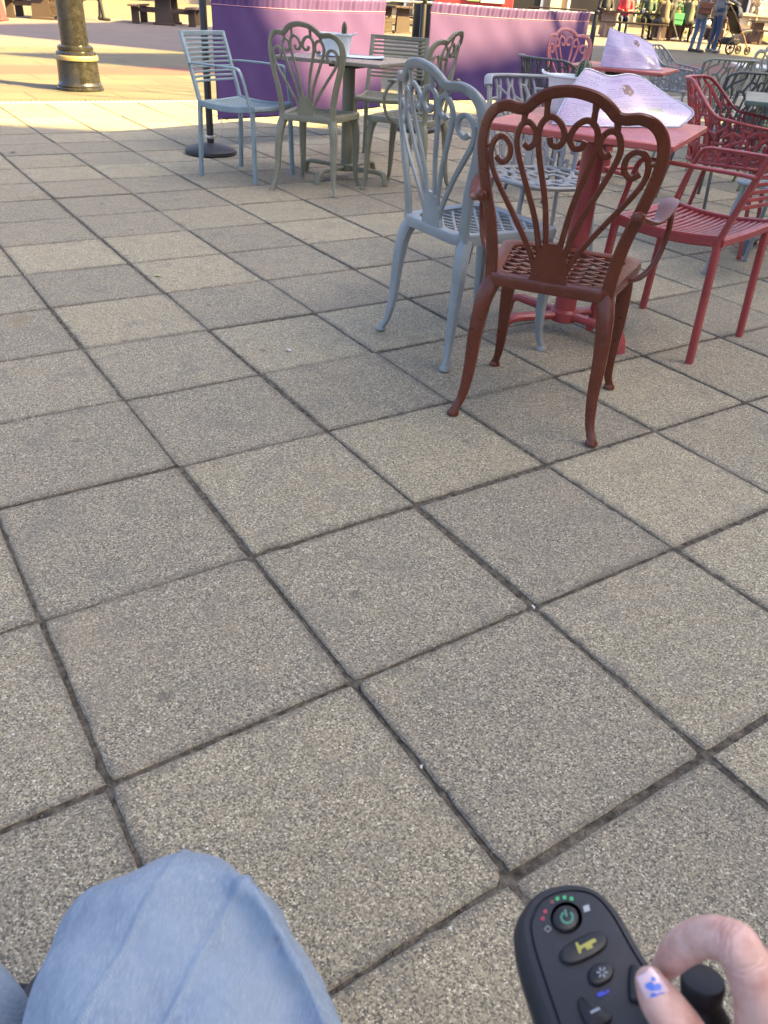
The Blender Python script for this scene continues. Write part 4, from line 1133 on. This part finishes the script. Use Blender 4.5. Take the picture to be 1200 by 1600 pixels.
for x, y, m_ in ((871, 1404, 'ledg'), (882, 1402, 'ledg'), (893, 1404, 'ledg'), (863, 1409, 'ledo'), (852, 1424, 'ledr'), (848, 1435, 'ledr')): shape('indicator_light', circ(x, y, 3.2, 8), .0005, M[m_], ZP+.0016)
ztop = ZP+.0012+.0042
def arc(cx, cy, r, w, a0, a1, k=14):
    o_ = [(cx+(r+w)*math.cos(rad(a0+(a1-a0)*i/k)), cy+(r+w)*math.sin(rad(a0+(a1-a0)*i/k))) for i in range(k+1)]
    return o_+[(cx+(r-w)*math.cos(rad(a0+(a1-a0)*i/k)), cy+(r-w)*math.sin(rad(a0+(a1-a0)*i/k))) for i in range(k, -1, -1)]
shape('power_symbol', arc(886, 1433, 9, 1.8, -55, 235), .0005, M['icg'], ztop, closed_smooth=False); shape('power_symbol', [(881, 1421), (884.6, 1420.5), (887, 1432), (883.5, 1432.5)], .0005, M['icg'], ztop, closed_smooth=False)
zb = ZP+.0012+.0036
shape('horn_symbol', [(899, 1473), (902, 1472), (906, 1478), (926, 1467), (930, 1466), (932, 1471), (924, 1475), (927, 1480), (917, 1484), (914, 1479), (908, 1483), (908, 1489), (905, 1490)], .0005, M['icy'], zb, closed_smooth=False)
for a in range(6): shape('light_symbol', [(941+r_*math.cos(rad(a*60+d_)), 1519+r_*math.sin(rad(a*60+d_))) for r_, d_ in ((3, -14), (8.5, -9), (8.5, 9), (3, 14))], .0005, M['icw'], zb, closed_smooth=False)
shape('minus_symbol', [(922, 1580), (936, 1573), (938, 1577), (924, 1584)], .0005, M['icw'], zb, closed_smooth=False)
shape('plus_symbol', [(1000, 1541), (1010, 1536), (1012, 1540), (1002, 1545)], .0005, M['icw'], zb, closed_smooth=False)
zs = ZP+.0017
shape('battery_symbol', [(911, 1416), (920, 1413), (922, 1422), (913, 1425)], .0005, M['icw'], zs, closed_smooth=False)
shape('battery_symbol', arc(856, 1451, 5, 1, 0, 350, 4), .0005, plain('grey_symbol', (.2, .21, .22), .5), zs, closed_smooth=False)
shape('blue_symbol', [(932, 1553), (942, 1548), (945, 1552), (950, 1545), (952, 1549), (945, 1554), (936, 1558)], .0005, M['icb'], zs, closed_smooth=False)
# joystick: bellows and knob
jb = onp(1090, 1612, ZP+.002)-W0; jk = at(1098, 1533, .462)-W0
mb = MB(); dj = jk-jb
rings = [(0, .021), (.12, .0205), (.2, .0185), (.3, .0175), (.38, .0150), (.48, .014), (.56, .0115), (.7, .0095)]
mb.tube([jb+dj*q for q, _ in rings], [r for _, r in rings], 22); mb.build('joystick_boot', M['rubber'], panel)
mb = MB(); kr = [(.62, .0085), (.66, .0108), (.74, .0118), (.9, .0122), (1.0, .0124), (1.05, .0118), (1.075, .0095), (1.085, .004)]
mb.tube([jb+dj*q for q, _ in kr], [r for _, r in kr], 26); mb.build('joystick_knob', M['rubber'], panel)
# chair that carries panel and user (below and behind the frame)
def wpart(name, fn, mat): b = MB(); fn(b); return b.build(name, mat, wc)
def w_(x, y, z): return (x-W0.x, y-W0.y, z-W0.z)
wpart('seat_cushion', lambda b: b.box(w_(-.21, -.30, .365), (.44, .44, .09), ch=.025), M['rubber'])
wpart('backrest', lambda b: b.box(w_(-.21, -.60, .65), (.42, .07, .5), ch=.025), M['rubber'])
wpart('armrest', lambda b: b.box(w_(.165, -.10, .535), (.075, .26, .03), ch=.012), M['rubber'])
wpart('armrest_bar', lambda b: b.tube([w_(.17, .16, .53), w_(.165, -.05, .515), w_(.15, -.30, .51), w_(.12, -.34, .35)], .012, 10), M['steel'])
wpart('power_base', lambda b: b.box(w_(-.21, -.32, .21), (.46, .56, .20), ch=.04), M['panel'])
for sx in (-1, 1):
    b = MB(); c = w_(-.21+sx*.29, -.30, .17); b.sweep([(c[0], c[1]+.135*math.cos(k*math.pi/16), c[2]+.135*math.sin(k*math.pi/16)) for k in range(32)], rect(.06, .065, .3), up=(1, 0, 0), closed=True); dw = b.build('drive_wheel', M['rubber'], wc)
    b = MB(); b.tube([(c[0]-.025, c[1], c[2]), (c[0]+.025, c[1], c[2])], .108, 24); b.build('rim', M['panel'], dw)
wpart('footplate', lambda b: b.box(w_(-.23, .36, .065), (.36, .20, .014), ch=.005), M['rubber'])
wpart('legrest_tube', lambda b: b.tube([w_(-.22, .22, .065), w_(-.22, .10, .09), w_(-.22, -.05, .20)], .014, 10), M['steel'])

# ------------------------------------------------------------------ background: picnic tables, people, street things
def picnic(x, y, rz, label, mat, topmat, L_=1.7, tk=.06):
    z = gz(x, y); t = thing('picnic_table', label, 'picnic table', (x, y, z), rz, 'slab ended timber picnic tables')
    for s_ in (-1, 1):
        mb = MB(); yy = s_*(L_/2-.25)
        mb.add([(-.24, yy-tk, .06), (.24, yy-tk, .06), (.20, yy-tk*.85, .68), (-.20, yy-tk*.85, .68), (-.24, yy+tk, .06), (.24, yy+tk, .06), (.20, yy+tk*.85, .68), (-.20, yy+tk*.85, .68)], [(0, 1, 2, 3), (7, 6, 5, 4), (0, 4, 5, 1), (1, 5, 6, 2), (2, 6, 7, 3), (3, 7, 4, 0)])
        mb.build('trestle', mat, t, smooth=False)
        mb = MB(); mb.box((0, yy, .03), (.60, .10+tk, .06), ch=.01); mb.build('trestle_foot', mat, t)
        mb = MB(); mb.box((0, yy, .34), (1.50, .05, .10), ch=.008); mb.build('cross_bar', mat, t)
    for k in range(5):
        mb = MB(); mb.box((-.32+.16*k, 0, .712), (.152, L_, .05), ch=.006); mb.build('table_plank', topmat, t)
    for s_ in (-1, 1):
        for k in range(2):
            mb = MB(); mb.box((s_*(.70+.15*k), 0, .435), (.142, L_, .05), ch=.006); mb.build('bench_plank', topmat, t)
        for q in (-1, 1):
            mb = MB(); mb.box((s_*.775, q*(L_/2-.25), .205), (.20, .09, .41), ch=.008); mb.build('bench_leg', mat, t)
    return t
PW = lambda c, n: plain(n, c, .8)
picnic(-7.12, 26.3, .10, 'dark timber picnic table left of the first barrier', M['wood_dark'], M['wood'])
picnic(-10.1, 25.0, .22, 'dark timber picnic table behind the lamp post', M['wood_dark'], M['wood_dark'])
picnic(-.75, 29.5, .5, 'dark timber picnic table seen through the gap between the barriers', M['wood_dark'], M['wood_dark'])
picnic(7.15, 31.0, 1.35, 'grey timber picnic table by the red coated person', M['wood_grey'], M['wood_dark'], 2.2, .24)
picnic(9.4, 31.5, 1.15, 'sunlit timber picnic table in front of the person in the cap', M['wood'], M['wood_dark'], 1.9, .24)
picnic(13.2, 34.5, 1.5, 'timber picnic table before the pale stone plinth', M['wood'], M['wood_dark'], 1.9, .2)
picnic(5.2, 35.2, 1.4, 'dark timber picnic table far behind the right barrier post', M['wood_dark'], M['wood_dark'], 2.2, .2)
picnic(10.6, 36.5, 1.45, 'dark timber picnic table far behind the walking person', M['wood_dark'], M['wood_dark'], 2.2, .2)

def mk(c, n, r=.8): return plain(n, c, r)
SKIN, HAIR1, HAIR2 = mk((.5, .32, .24), 'face_skin', .5), mk((.03, .02, .015), 'dark_hair'), mk((.16, .10, .06), 'brown_hair')
def person(label, x, y, rz, pose, top, trous, shoes, hair, coat=.0, group=None, cap=None, z=None, bulky=1.0):
    """body: capsules -> one continuous skin; material by nearest limb"""
    caps = []
    def C(a, b, ra, rb, m_): caps.append((Vector(a), Vector(b), ra, rb, m_))
    B = bulky
    if pose == 'sit':
        hz, fy = .56, .42
        hips = [(s_*.10, 0, hz) for s_ in (-1, 1)]; knees = [(s_*.11, fy, hz-.02) for s_ in (-1, 1)]; ank = [(s_*.11, fy+.06*s_, .09) for s_ in (-1, 1)]; base = .0; tz = hz
        lean = .07
    else:
        hz = .92; st = .26 if pose == 'walk' else .03
        hips = [(s_*.09, 0, hz) for s_ in (-1, 1)]; knees = [(s_*.095, s_*st*.55+.04, .50) for s_ in (-1, 1)]; ank = [(s_*.10, s_*st-(.06 if s_ < 0 and st > .1 else 0), .10 if s_ > 0 or st < .1 else .14) for s_ in (-1, 1)]; tz = hz; lean = .03
    for i in range(2):
        C(hips[i], knees[i], .088, .062, 1); C(knees[i], ank[i], .060, .045, 1)
        a = Vector(ank[i]); C(a+Vector((0, -.03, -.045)), a+Vector((0, .16, -.055)), .045, .038, 2)
    C((-.08, 0, tz), (.08, 0, tz), .115, .115, 1)
    C((0, 0, tz+.04), (0, lean, tz+.28), .135*B, .145*B, 0); C((0, lean, tz+.28), (0, lean, tz+.46), .15*B, .12*B, 0)
    C((-.13, lean, tz+.47), (.13, lean, tz+.47), .075*B, .075*B, 0)
    if coat:
        C((-.06, 0, tz+.05), (-.07, .02, tz-coat), .13, .12, 0); C((.06, 0, tz+.05), (.07, .02, tz-coat), .13, .12, 0)
    sh = tz+.47
    for s_ in (-1, 1):
        if pose == 'sit': el = (s_*.24, .14, sh-.26); ha = (s_*.12, .36, sh-.26)
        elif pose == 'push': el = (s_*.23, .10, sh-.25); ha = (s_*.17, .34, sh-.33)
        else: el = (s_*.24, -s_*.08, sh-.27); ha = (s_*.23, .08-s_*.08, sh-.50)
        C((s_*.18, lean, sh), el, .062*B, .052*B, 0); C(el, ha, .05*B, .038, 0); e = Vector(ha); d_ = (e-Vector(el)).normalized(); C(e, e+d_*.08, .035, .026, 3)
    C((0, lean, tz+.50), (0, lean+.02, tz+.60), .055, .052, 3)
    hc = Vector((0, lean+.04, tz+.70)); C(hc+Vector((0, .01, -.05)), hc+Vector((0, 0, .05)), .078, .092, 3); C(hc+Vector((0, .09, -.02)), hc+Vector((0, .105, -.03)), .016, .014, 3)
    C(hc+Vector((0, -.025, .055)), hc+Vector((0, -.06, -.04)), .095, .075, 4)
    mb = MB()
    for a, b, ra, rb, m_ in caps:
        if (b-a).length < 1e-4: continue
        mb.tube([a, a.lerp(b, .5), b], [ra, (ra+rb)/2, rb], 12)
        for c, r in ((a, ra), (b, rb)): mb.lathe([(r*math.sin(math.pi*i/6)+1e-5, -r*math.cos(math.pi*i/6)) for i in range(7)], c, seg=12)
    me = remeshed(mb, .022, 3, 0, 'body')
    n = len(me.polygons); cc = np.empty(n*3); me.polygons.foreach_get('center', cc); cc = cc.reshape(-1, 3)
    best = np.full(n, 9.); idx = np.zeros(n, int)
    for a, b, ra, rb, m_ in caps:
        A_, D_ = np.array(a), np.array(b-a); L2 = max(D_@D_, 1e-6); q = np.clip(((cc-A_)@D_)/L2, 0, 1)
        dist = np.linalg.norm(cc-(A_+q[:, None]*D_), axis=1)-(ra+(rb-ra)*q)
        k = dist < best-.001; best[k] = dist[k]; idx[k] = m_
    z = gz(x, y) if z is None else z
    t = thing('person', label, 'person', (x, y, z), rz)
    for q in (top, trous, shoes, SKIN, hair): me.materials.append(q)
    me.polygons.foreach_set('material_index', idx.astype(np.int32)); me.update()
    link('body', me, None, t)
    if cap:
        mb = MB(); mb.lathe([(.108, -.01), (.110, .02), (.095, .07), (.05, .095), (.002, .10)], (0, lean+.02, tz+.755), seg=18)
        mb.box((0, lean+.15, tz+.755), (.15, .10, .012), ch=.004); mb.build('cap', cap, t)
    return t
JEAN = mk((.10, .14, .22), 'mid_blue_jeans'); JEAN2 = mk((.05, .08, .15), 'dark_blue_jeans'); BLK = mk((.012, .012, .014), 'black_cloth'); CREAM = mk((.45, .38, .28), 'cream_cloth')
person('standing person in a beige grey coat and blue jeans with a tan bag', 6.83, 22.7, -1.2, 'stand', mk((.27, .24, .20), 'beige_grey_coat'), JEAN, mk((.05, .05, .055), 'dark_shoes'), HAIR2, coat=.12)
person('standing person in a grey jacket and dark jeans holding the stroller', 7.42, 23.3, -1.45, 'push', mk((.22, .22, .22), 'grey_jacket'), JEAN2, mk((.3, .29, .27), 'grey_shoes'), HAIR1, coat=.05)
person('walking person in a dark puffer coat and black leggings', 8.15, 30.4, 1.4, 'walk', mk((.03, .032, .04), 'dark_puffer'), BLK, mk((.5, .45, .4), 'pale_trainers'), HAIR1, coat=.30, bulky=1.15)
person('seated person in a red coat behind the grey picnic table', 7.0, 31.95, 3.0, 'sit', mk((.55, .05, .06), 'red_coat'), JEAN2, BLK, HAIR1, bulky=1.1)
person('seated person with long dark hair in a dark green top', 7.75, 31.9, 3.1, 'sit', mk((.035, .06, .035), 'dark_green_top'), BLK, BLK, HAIR1)
person('seated person in a black coat and cap at the sunlit picnic table', 9.85, 32.05, 1.9, 'sit', mk((.02, .02, .025), 'black_coat'), mk((.5, .5, .48), 'white_trousers'), mk((.6, .6, .58), 'white_shoes'), HAIR1, cap=BLK)
person('seated person in an olive coat with back to the camera', 8.85, 30.75, -.3, 'sit', mk((.09, .09, .06), 'olive_coat'), BLK, BLK, HAIR2, bulky=1.05)
person('seated person in black trousers and shoes beside the lamp post', -9.35, 26.0, -1.35, 'sit', mk((.03, .03, .035), 'black_jacket'), mk((.02, .02, .022), 'black_trousers'), BLK, HAIR1)
person('seated person in a black hoodie left of the red coated person', 6.3, 31.9, 3.2, 'sit', mk((.02, .02, .022), 'black_hoodie'), BLK, BLK, HAIR2, bulky=1.1)
person('seated person in a brown jacket with back to the grey picnic table', 7.9, 30.1, .3, 'sit', mk((.10, .075, .05), 'brown_jacket'), mk((.09, .08, .06), 'brown_trousers'), BLK, HAIR1)
person('seated person in a navy coat at the far dark table', 10.2, 37.4, 3.1, 'sit', mk((.03, .035, .06), 'navy_coat'), BLK, BLK, HAIR1)
person('seated person in a pale pink top at the far dark table', 11.0, 37.4, 3.0, 'sit', mk((.5, .22, .22), 'pink_top'), JEAN, BLK, HAIR2)
person('person in cream clothes sitting on the pale stone plinth, left of two', 12.9, 36.2, 2.7, 'sit', CREAM, CREAM, mk((.35, .25, .18), 'tan_shoes'), HAIR2, z=gz(12.9, 36.2)+.55)
person('person in cream clothes sitting on the pale stone plinth, right of two', 14.3, 36.2, 3.3, 'sit', mk((.50, .42, .32), 'sand_cloth'), CREAM, mk((.3, .2, .15), 'brown_shoes'), HAIR1, z=gz(14.3, 36.2)+.55)

def bag(name, label, loc, size, mat, rz=0):
    t = thing(name, label, 'bag', loc, rz); mb = MB(); mb.box((0, 0, size[2]/2), size, ch=.03); mb.build('bag_body', mat, t)
    mb = MB(); mb.box((0, -size[1]/2-.008, size[2]*.72), (size[0]*.96, .016, size[2]*.5), ch=.007); mb.build('flap', mat, t)
    mb = MB(); mb.tube(crom([(-size[0]*.4, 0, size[2]*.9), (-size[0]*.25, 0, size[2]*1.6), (size[0]*.25, 0, size[2]*1.6), (size[0]*.4, 0, size[2]*.9)], 5), .012, 6); mb.build('strap', mat, t); return t
bag('shoulder_bag', 'tan leather shoulder bag at the hip of the coated person', (6.80, 22.46, gz(6.8, 22.5)+.80), (.32, .11, .26), mk((.20, .085, .05), 'tan_leather', .5), .1)
bag('hand_bag', 'brown bag on the lap of the seated person by the lamp post', (-8.98, 26.05, .60), (.30, .14, .20), mk((.12, .06, .045), 'brown_leather', .5), .4)
bag('shopping_bag', 'green bag on the bench beside the olive coated person', (8.45, 30.65, gz(8.5, 30.7)+.461), (.36, .2, .34), mk((.04, .22, .09), 'green_bag_cloth'), .2)
def cup(x, y, z, label):
    t = thing('paper_cup', label, 'cup', (x, y, z)); mb = MB(); mb.lathe([(.03, 0), (.042, .11)], seg=14); mb.build('cup_wall', mk((.7, .68, .64), 'white_paper', .6), t)
    mb = MB(); mb.lathe([(.044, .111), (.044, .12), (.036, .127)], seg=14); mb.build('lid', mk((.6, .6, .58), 'cup_lid', .5), t)
cup(7.35, 30.8, gz(7.3, 31)+.7385, 'white paper cup on the grey picnic table')

# stroller
t = thing('stroller', 'black baby stroller with spoked wheels beside the standing couple', 'stroller', (8.0, 23.45, gz(8.0, 23.45)), -1.15)
WB = mk((.015, .015, .017), 'stroller_black', .5); COP = mk((.32, .16, .07), 'copper_tube', .35)
for x, y, r in ((-.25, -.30, .15), (.25, -.30, .15), (-.16, .36, .10), (.16, .36, .10)):
    b = MB(); b.sweep([(x, y+(r-.018)*math.cos(k*math.pi/12), r+(r-.018)*math.sin(k*math.pi/12)) for k in range(24)], rect(.04, .036, .3), up=(1, 0, 0), closed=True); wh = b.build('wheel', WB, t)
    b = MB()
    for k in range(5): a = k*2*math.pi/5; b.tube([(x, y, r), (x, y+(r-.03)*math.cos(a), r+(r-.03)*math.sin(a))], .010, 5)
    b.tube([(x-.03, y, r), (x+.03, y, r)], .03, 10); b.build('spokes', WB, wh)
for s_ in (-1, 1):
    b = MB(); b.tube([(s_*.24, -.30, .16), (s_*.22, -.02, .50), (s_*.21, -.38, .86), (s_*.20, -.58, 1.03)], .014, 8); b.build('frame_tube', COP, t)
    b = MB(); b.tube([(s_*.16, .36, .12), (s_*.2, .08, .42), (s_*.21, -.1, .55)], .014, 8); b.build('frame_tube', COP, t)
b = MB(); b.tube([(-.20, -.58, 1.03), (-.1, -.61, 1.05), (.1, -.61, 1.05), (.20, -.58, 1.03)], .017, 8); b.build('handle', WB, t)
b = MB(); b.sweep(crom([(0, .34, .52), (0, .16, .50), (0, .02, .48), (0, -.14, .66), (0, -.26, .92)], 4), rect(.36, .07, .3), up=[Vector((0, .3, 1))]*17); b.build('seat', WB, t)
b = MB(); vs, fs = [], []
for i in range(9):
    a = rad(-10+i*13)
    for j in range(9):
        q = -math.pi/2+math.pi*j/8; vs.append((.21*math.sin(q), -.20+.30*math.sin(a)*math.cos(q)*.9-.05, .80+.26*math.cos(a)*math.cos(q)))
fs = [(i*9+j, i*9+j+1, (i+1)*9+j+1, (i+1)*9+j) for i in range(8) for j in range(8)]
b.add(vs, fs); o = b.build('hood', WB, t, angle=60); sm = o.modifiers.new('t', 'SOLIDIFY'); sm.thickness = .012
b = MB(); b.box((0, -.12, .28), (.34, .36, .16), ch=.04); b.build('basket', WB, t)

# litter bin, red kiosk, red planter
x, y = .15, 24.0; t = thing('litter_bin', 'black litter bin with a gold band behind the barriers', 'bin', (x, y, gz(x, y)))
b = MB(); b.lathe([(.25, 0), (.27, .04), (.27, .82)], seg=24); b.build('bin_body', M['black'], t)
b = MB(); b.lathe([(.272, .822), (.282, .83), (.282, .865), (.272, .872)], seg=24); b.build('gold_band', mk((.45, .33, .12), 'gold_paint', .4), t)
b = MB(); b.lathe([(.268, .873), (.26, 1.0), (.20, 1.08), (.002, 1.12)], seg=24); b.build('bin_top', M['black'], t)
x, y = 1.9, 37.0; t = thing('kiosk', 'red market kiosk far behind the gap between the barriers', 'kiosk', (x, y, gz(x, y)))
b = MB(); b.box((0, 0, 1.25), (3.4, 2.2, 2.5), ch=.03); b.build('kiosk_wall', mk((.36, .035, .04), 'red_kiosk_paint', .5), t)
b = MB(); b.box((.9, -1.13, 1.15), (.9, .06, .6), ch=.01); b.build('sign_board', mk((.65, .66, .6), 'white_board', .5), t)
b = MB(); b.box((.15, -1.13, 1.15), (.5, .06, .55), ch=.01); b.build('sign_board', mk((.20, .42, .16), 'green_board', .5), t)
b = MB(); b.box((0, -.1, 2.58), (3.8, 2.7, .12), ch=.02); b.build('roof', mk((.4, .38, .35), 'kiosk_roof', .6), t)
x, y = -10.55, 22.35; t = thing('red_barrier_block', 'red tapered plastic block at the far left edge', 'barrier', (x, y, 0), .15)
b = MB(); b.add([(-.45, -.25, .05), (.45, -.25, .05), (.45, .25, .05), (-.45, .25, .05), (-.36, -.12, .95), (.36, -.12, .95), (.36, .12, .95), (-.36, .12, .95)], [(0, 1, 5, 4), (1, 2, 6, 5), (2, 3, 7, 6), (3, 0, 4, 7), (4, 5, 6, 7), (3, 2, 1, 0)]); b.build('block', mk((.40, .045, .05), 'red_plastic', .45), t, smooth=False)
b = MB(); b.box((0, 0, .026), (.96, .56, .05), ch=.01); b.build('foot', mk((.28, .03, .035), 'red_plastic_foot', .5), t)

# sunlit bush, plinth, far arcade
def bush(label, x, y, w, h, col, seed):
    rn = random.Random(seed); z = gz(x, y); t = thing('bush', label, 'bush', (x, y, z))
    b = MB()
    for k in range(7): a = k*.9; b.tube([(0, 0, 0), (.25*math.cos(a), .2*math.sin(a), h*.4), (.5*w*.6*math.cos(a), .3*math.sin(a), h*.75)], [.03, .02, .008], 5)
    b.build('stems', M['bark'], t)
    b = MB()
    for k in range(2600):
        while True:
            p = Vector((rn.uniform(-1, 1), rn.uniform(-1, 1), rn.uniform(-1, 1)))
            if .25 < p.length < 1: break
        f = 1+.22*math.sin(p.x*7+p.z*5)+.15*math.sin(p.y*9)
        c = Vector((p.x*w/2*f, p.y*w/3*f, h*.55+p.z*h*.45*f)); n_ = Vector((rn.gauss(0, 1), rn.gauss(0, 1), rn.gauss(0, 1))).normalized(); s1 = n_.orthogonal().normalized()*rn.uniform(.03, .06); s2 = n_.cross(s1).normalized()*rn.uniform(.02, .035)
        b.add([c-s1, c+s2, c+s1, c-s2], [(0, 1, 2, 3)])
    b.build('foliage', plain('leaf_%d' % seed, col, .6), t, smooth=False)
bush('bright yellow green bush behind the picnic tables', 8.9, 34.5, 2.4, 1.5, (.15, .17, .03), 1)
t = thing('stone_plinth', 'pale stone plinth with seated people at the top right', 'plinth', (14.2, 36.6, gz(14, 36.6)), 0)
b = MB(); b.box((0, 0, .42), (4.6, 1.5, .84), ch=.02); b.build('block', M['stone'], t)
b = MB(); b.box((0, 0, .90), (4.8, 1.7, .11), ch=.02); b.build('capping', M['stone'], t)
b = MB(); b.box((0, -.85, .16), (5.0, .5, .32), ch=.02); b.build('step', M['stone'], t)
t = thing('arcade_building', 'pale stone arcade with pilasters and dark openings far behind the plaza', 'building', (2, 52, .2))
b = MB(); b.box((0, 3.2, 6), (86, 5, 12.6), ch=.0); b.build('wall', plain('arcade_stone', (.33, .26, .2), .85), t, smooth=False)
for k in range(22):
    xx = -40+k*3.8
    b = MB(); b.box((xx, .55, 3), (.62, .34, 6), ch=.03); b.build('pilaster', M['stone'], t)
    b = MB(); b.box((xx+1.9, .66, 1.9), (2.2, .12, 3.2), ch=.01); w1 = b.build('window', plain('shop_glass', (.03, .03, .035), .1), t)
    b = MB(); b.box((xx+.75, .60, 1.9), (.14, .16, 3.3), ch=.01); b.build('window_frame', mk((.6, .66, .7), 'pale_blue_frame', .5), w1)
    b = MB(); b.box((xx+3.05, .60, 1.9), (.14, .16, 3.3), ch=.01); b.build('window_frame', mk((.6, .66, .7), 'pale_blue_frame_b', .5), w1)

# ------------------------------------------------------------------ litter on the slabs
def scrap(name, label, cat, x, y, size, mat, seed, flat=.004):
    rn = random.Random(seed); b = MB(); n = 9; vs = [(0, 0, flat)]
    for k in range(n): a = 2*math.pi*k/n; r = size*rn.uniform(.6, 1.1); vs.append((r*math.cos(a), r*.7*math.sin(a), rn.uniform(.0005, flat)))
    b.add(vs, [(0, k+1, (k+1) % n+1) for k in range(n)])
    o = b.build(name, mat); o.location = (x, y, .0035); o.rotation_euler = (0, 0, rn.uniform(0, 6)); tag(o, label, cat); return o
def gpt(px, py): p = onp(px, py, 0); return p.x, p.y
WHT = mk((.5, .49, .46), 'white_scrap', .6)
for i, (px, py, sz, lab) in enumerate(((1060, 537, .010, 'white paper scrap near the red slatted armchair'), (989, 547, .008, 'tiny white scrap left of the red slatted armchair leg'), (452, 549, .011, 'white splash of litter on a slab left of the blue grey chair'), (215, 963, .003, 'white speck on the near left slab'), (658, 1201, .005, 'white splinter lying in a near joint'), (833, 951, .006, 'pale splinter at a slab corner right of the middle'))):
    scrap('paper_scrap', lab, 'litter', *gpt(px, py), sz, WHT, i)
scrap('leaf', 'small yellow green leaf lying on the slabs at the left', 'leaf', *gpt(248, 432), .022, mk((.33, .32, .12), 'fallen_leaf', .6), 31)
scrap('leaf', 'small brown leaf on a slab at the far left', 'leaf', *gpt(20, 239), .03, mk((.12, .08, .045), 'brown_leaf', .6), 32)
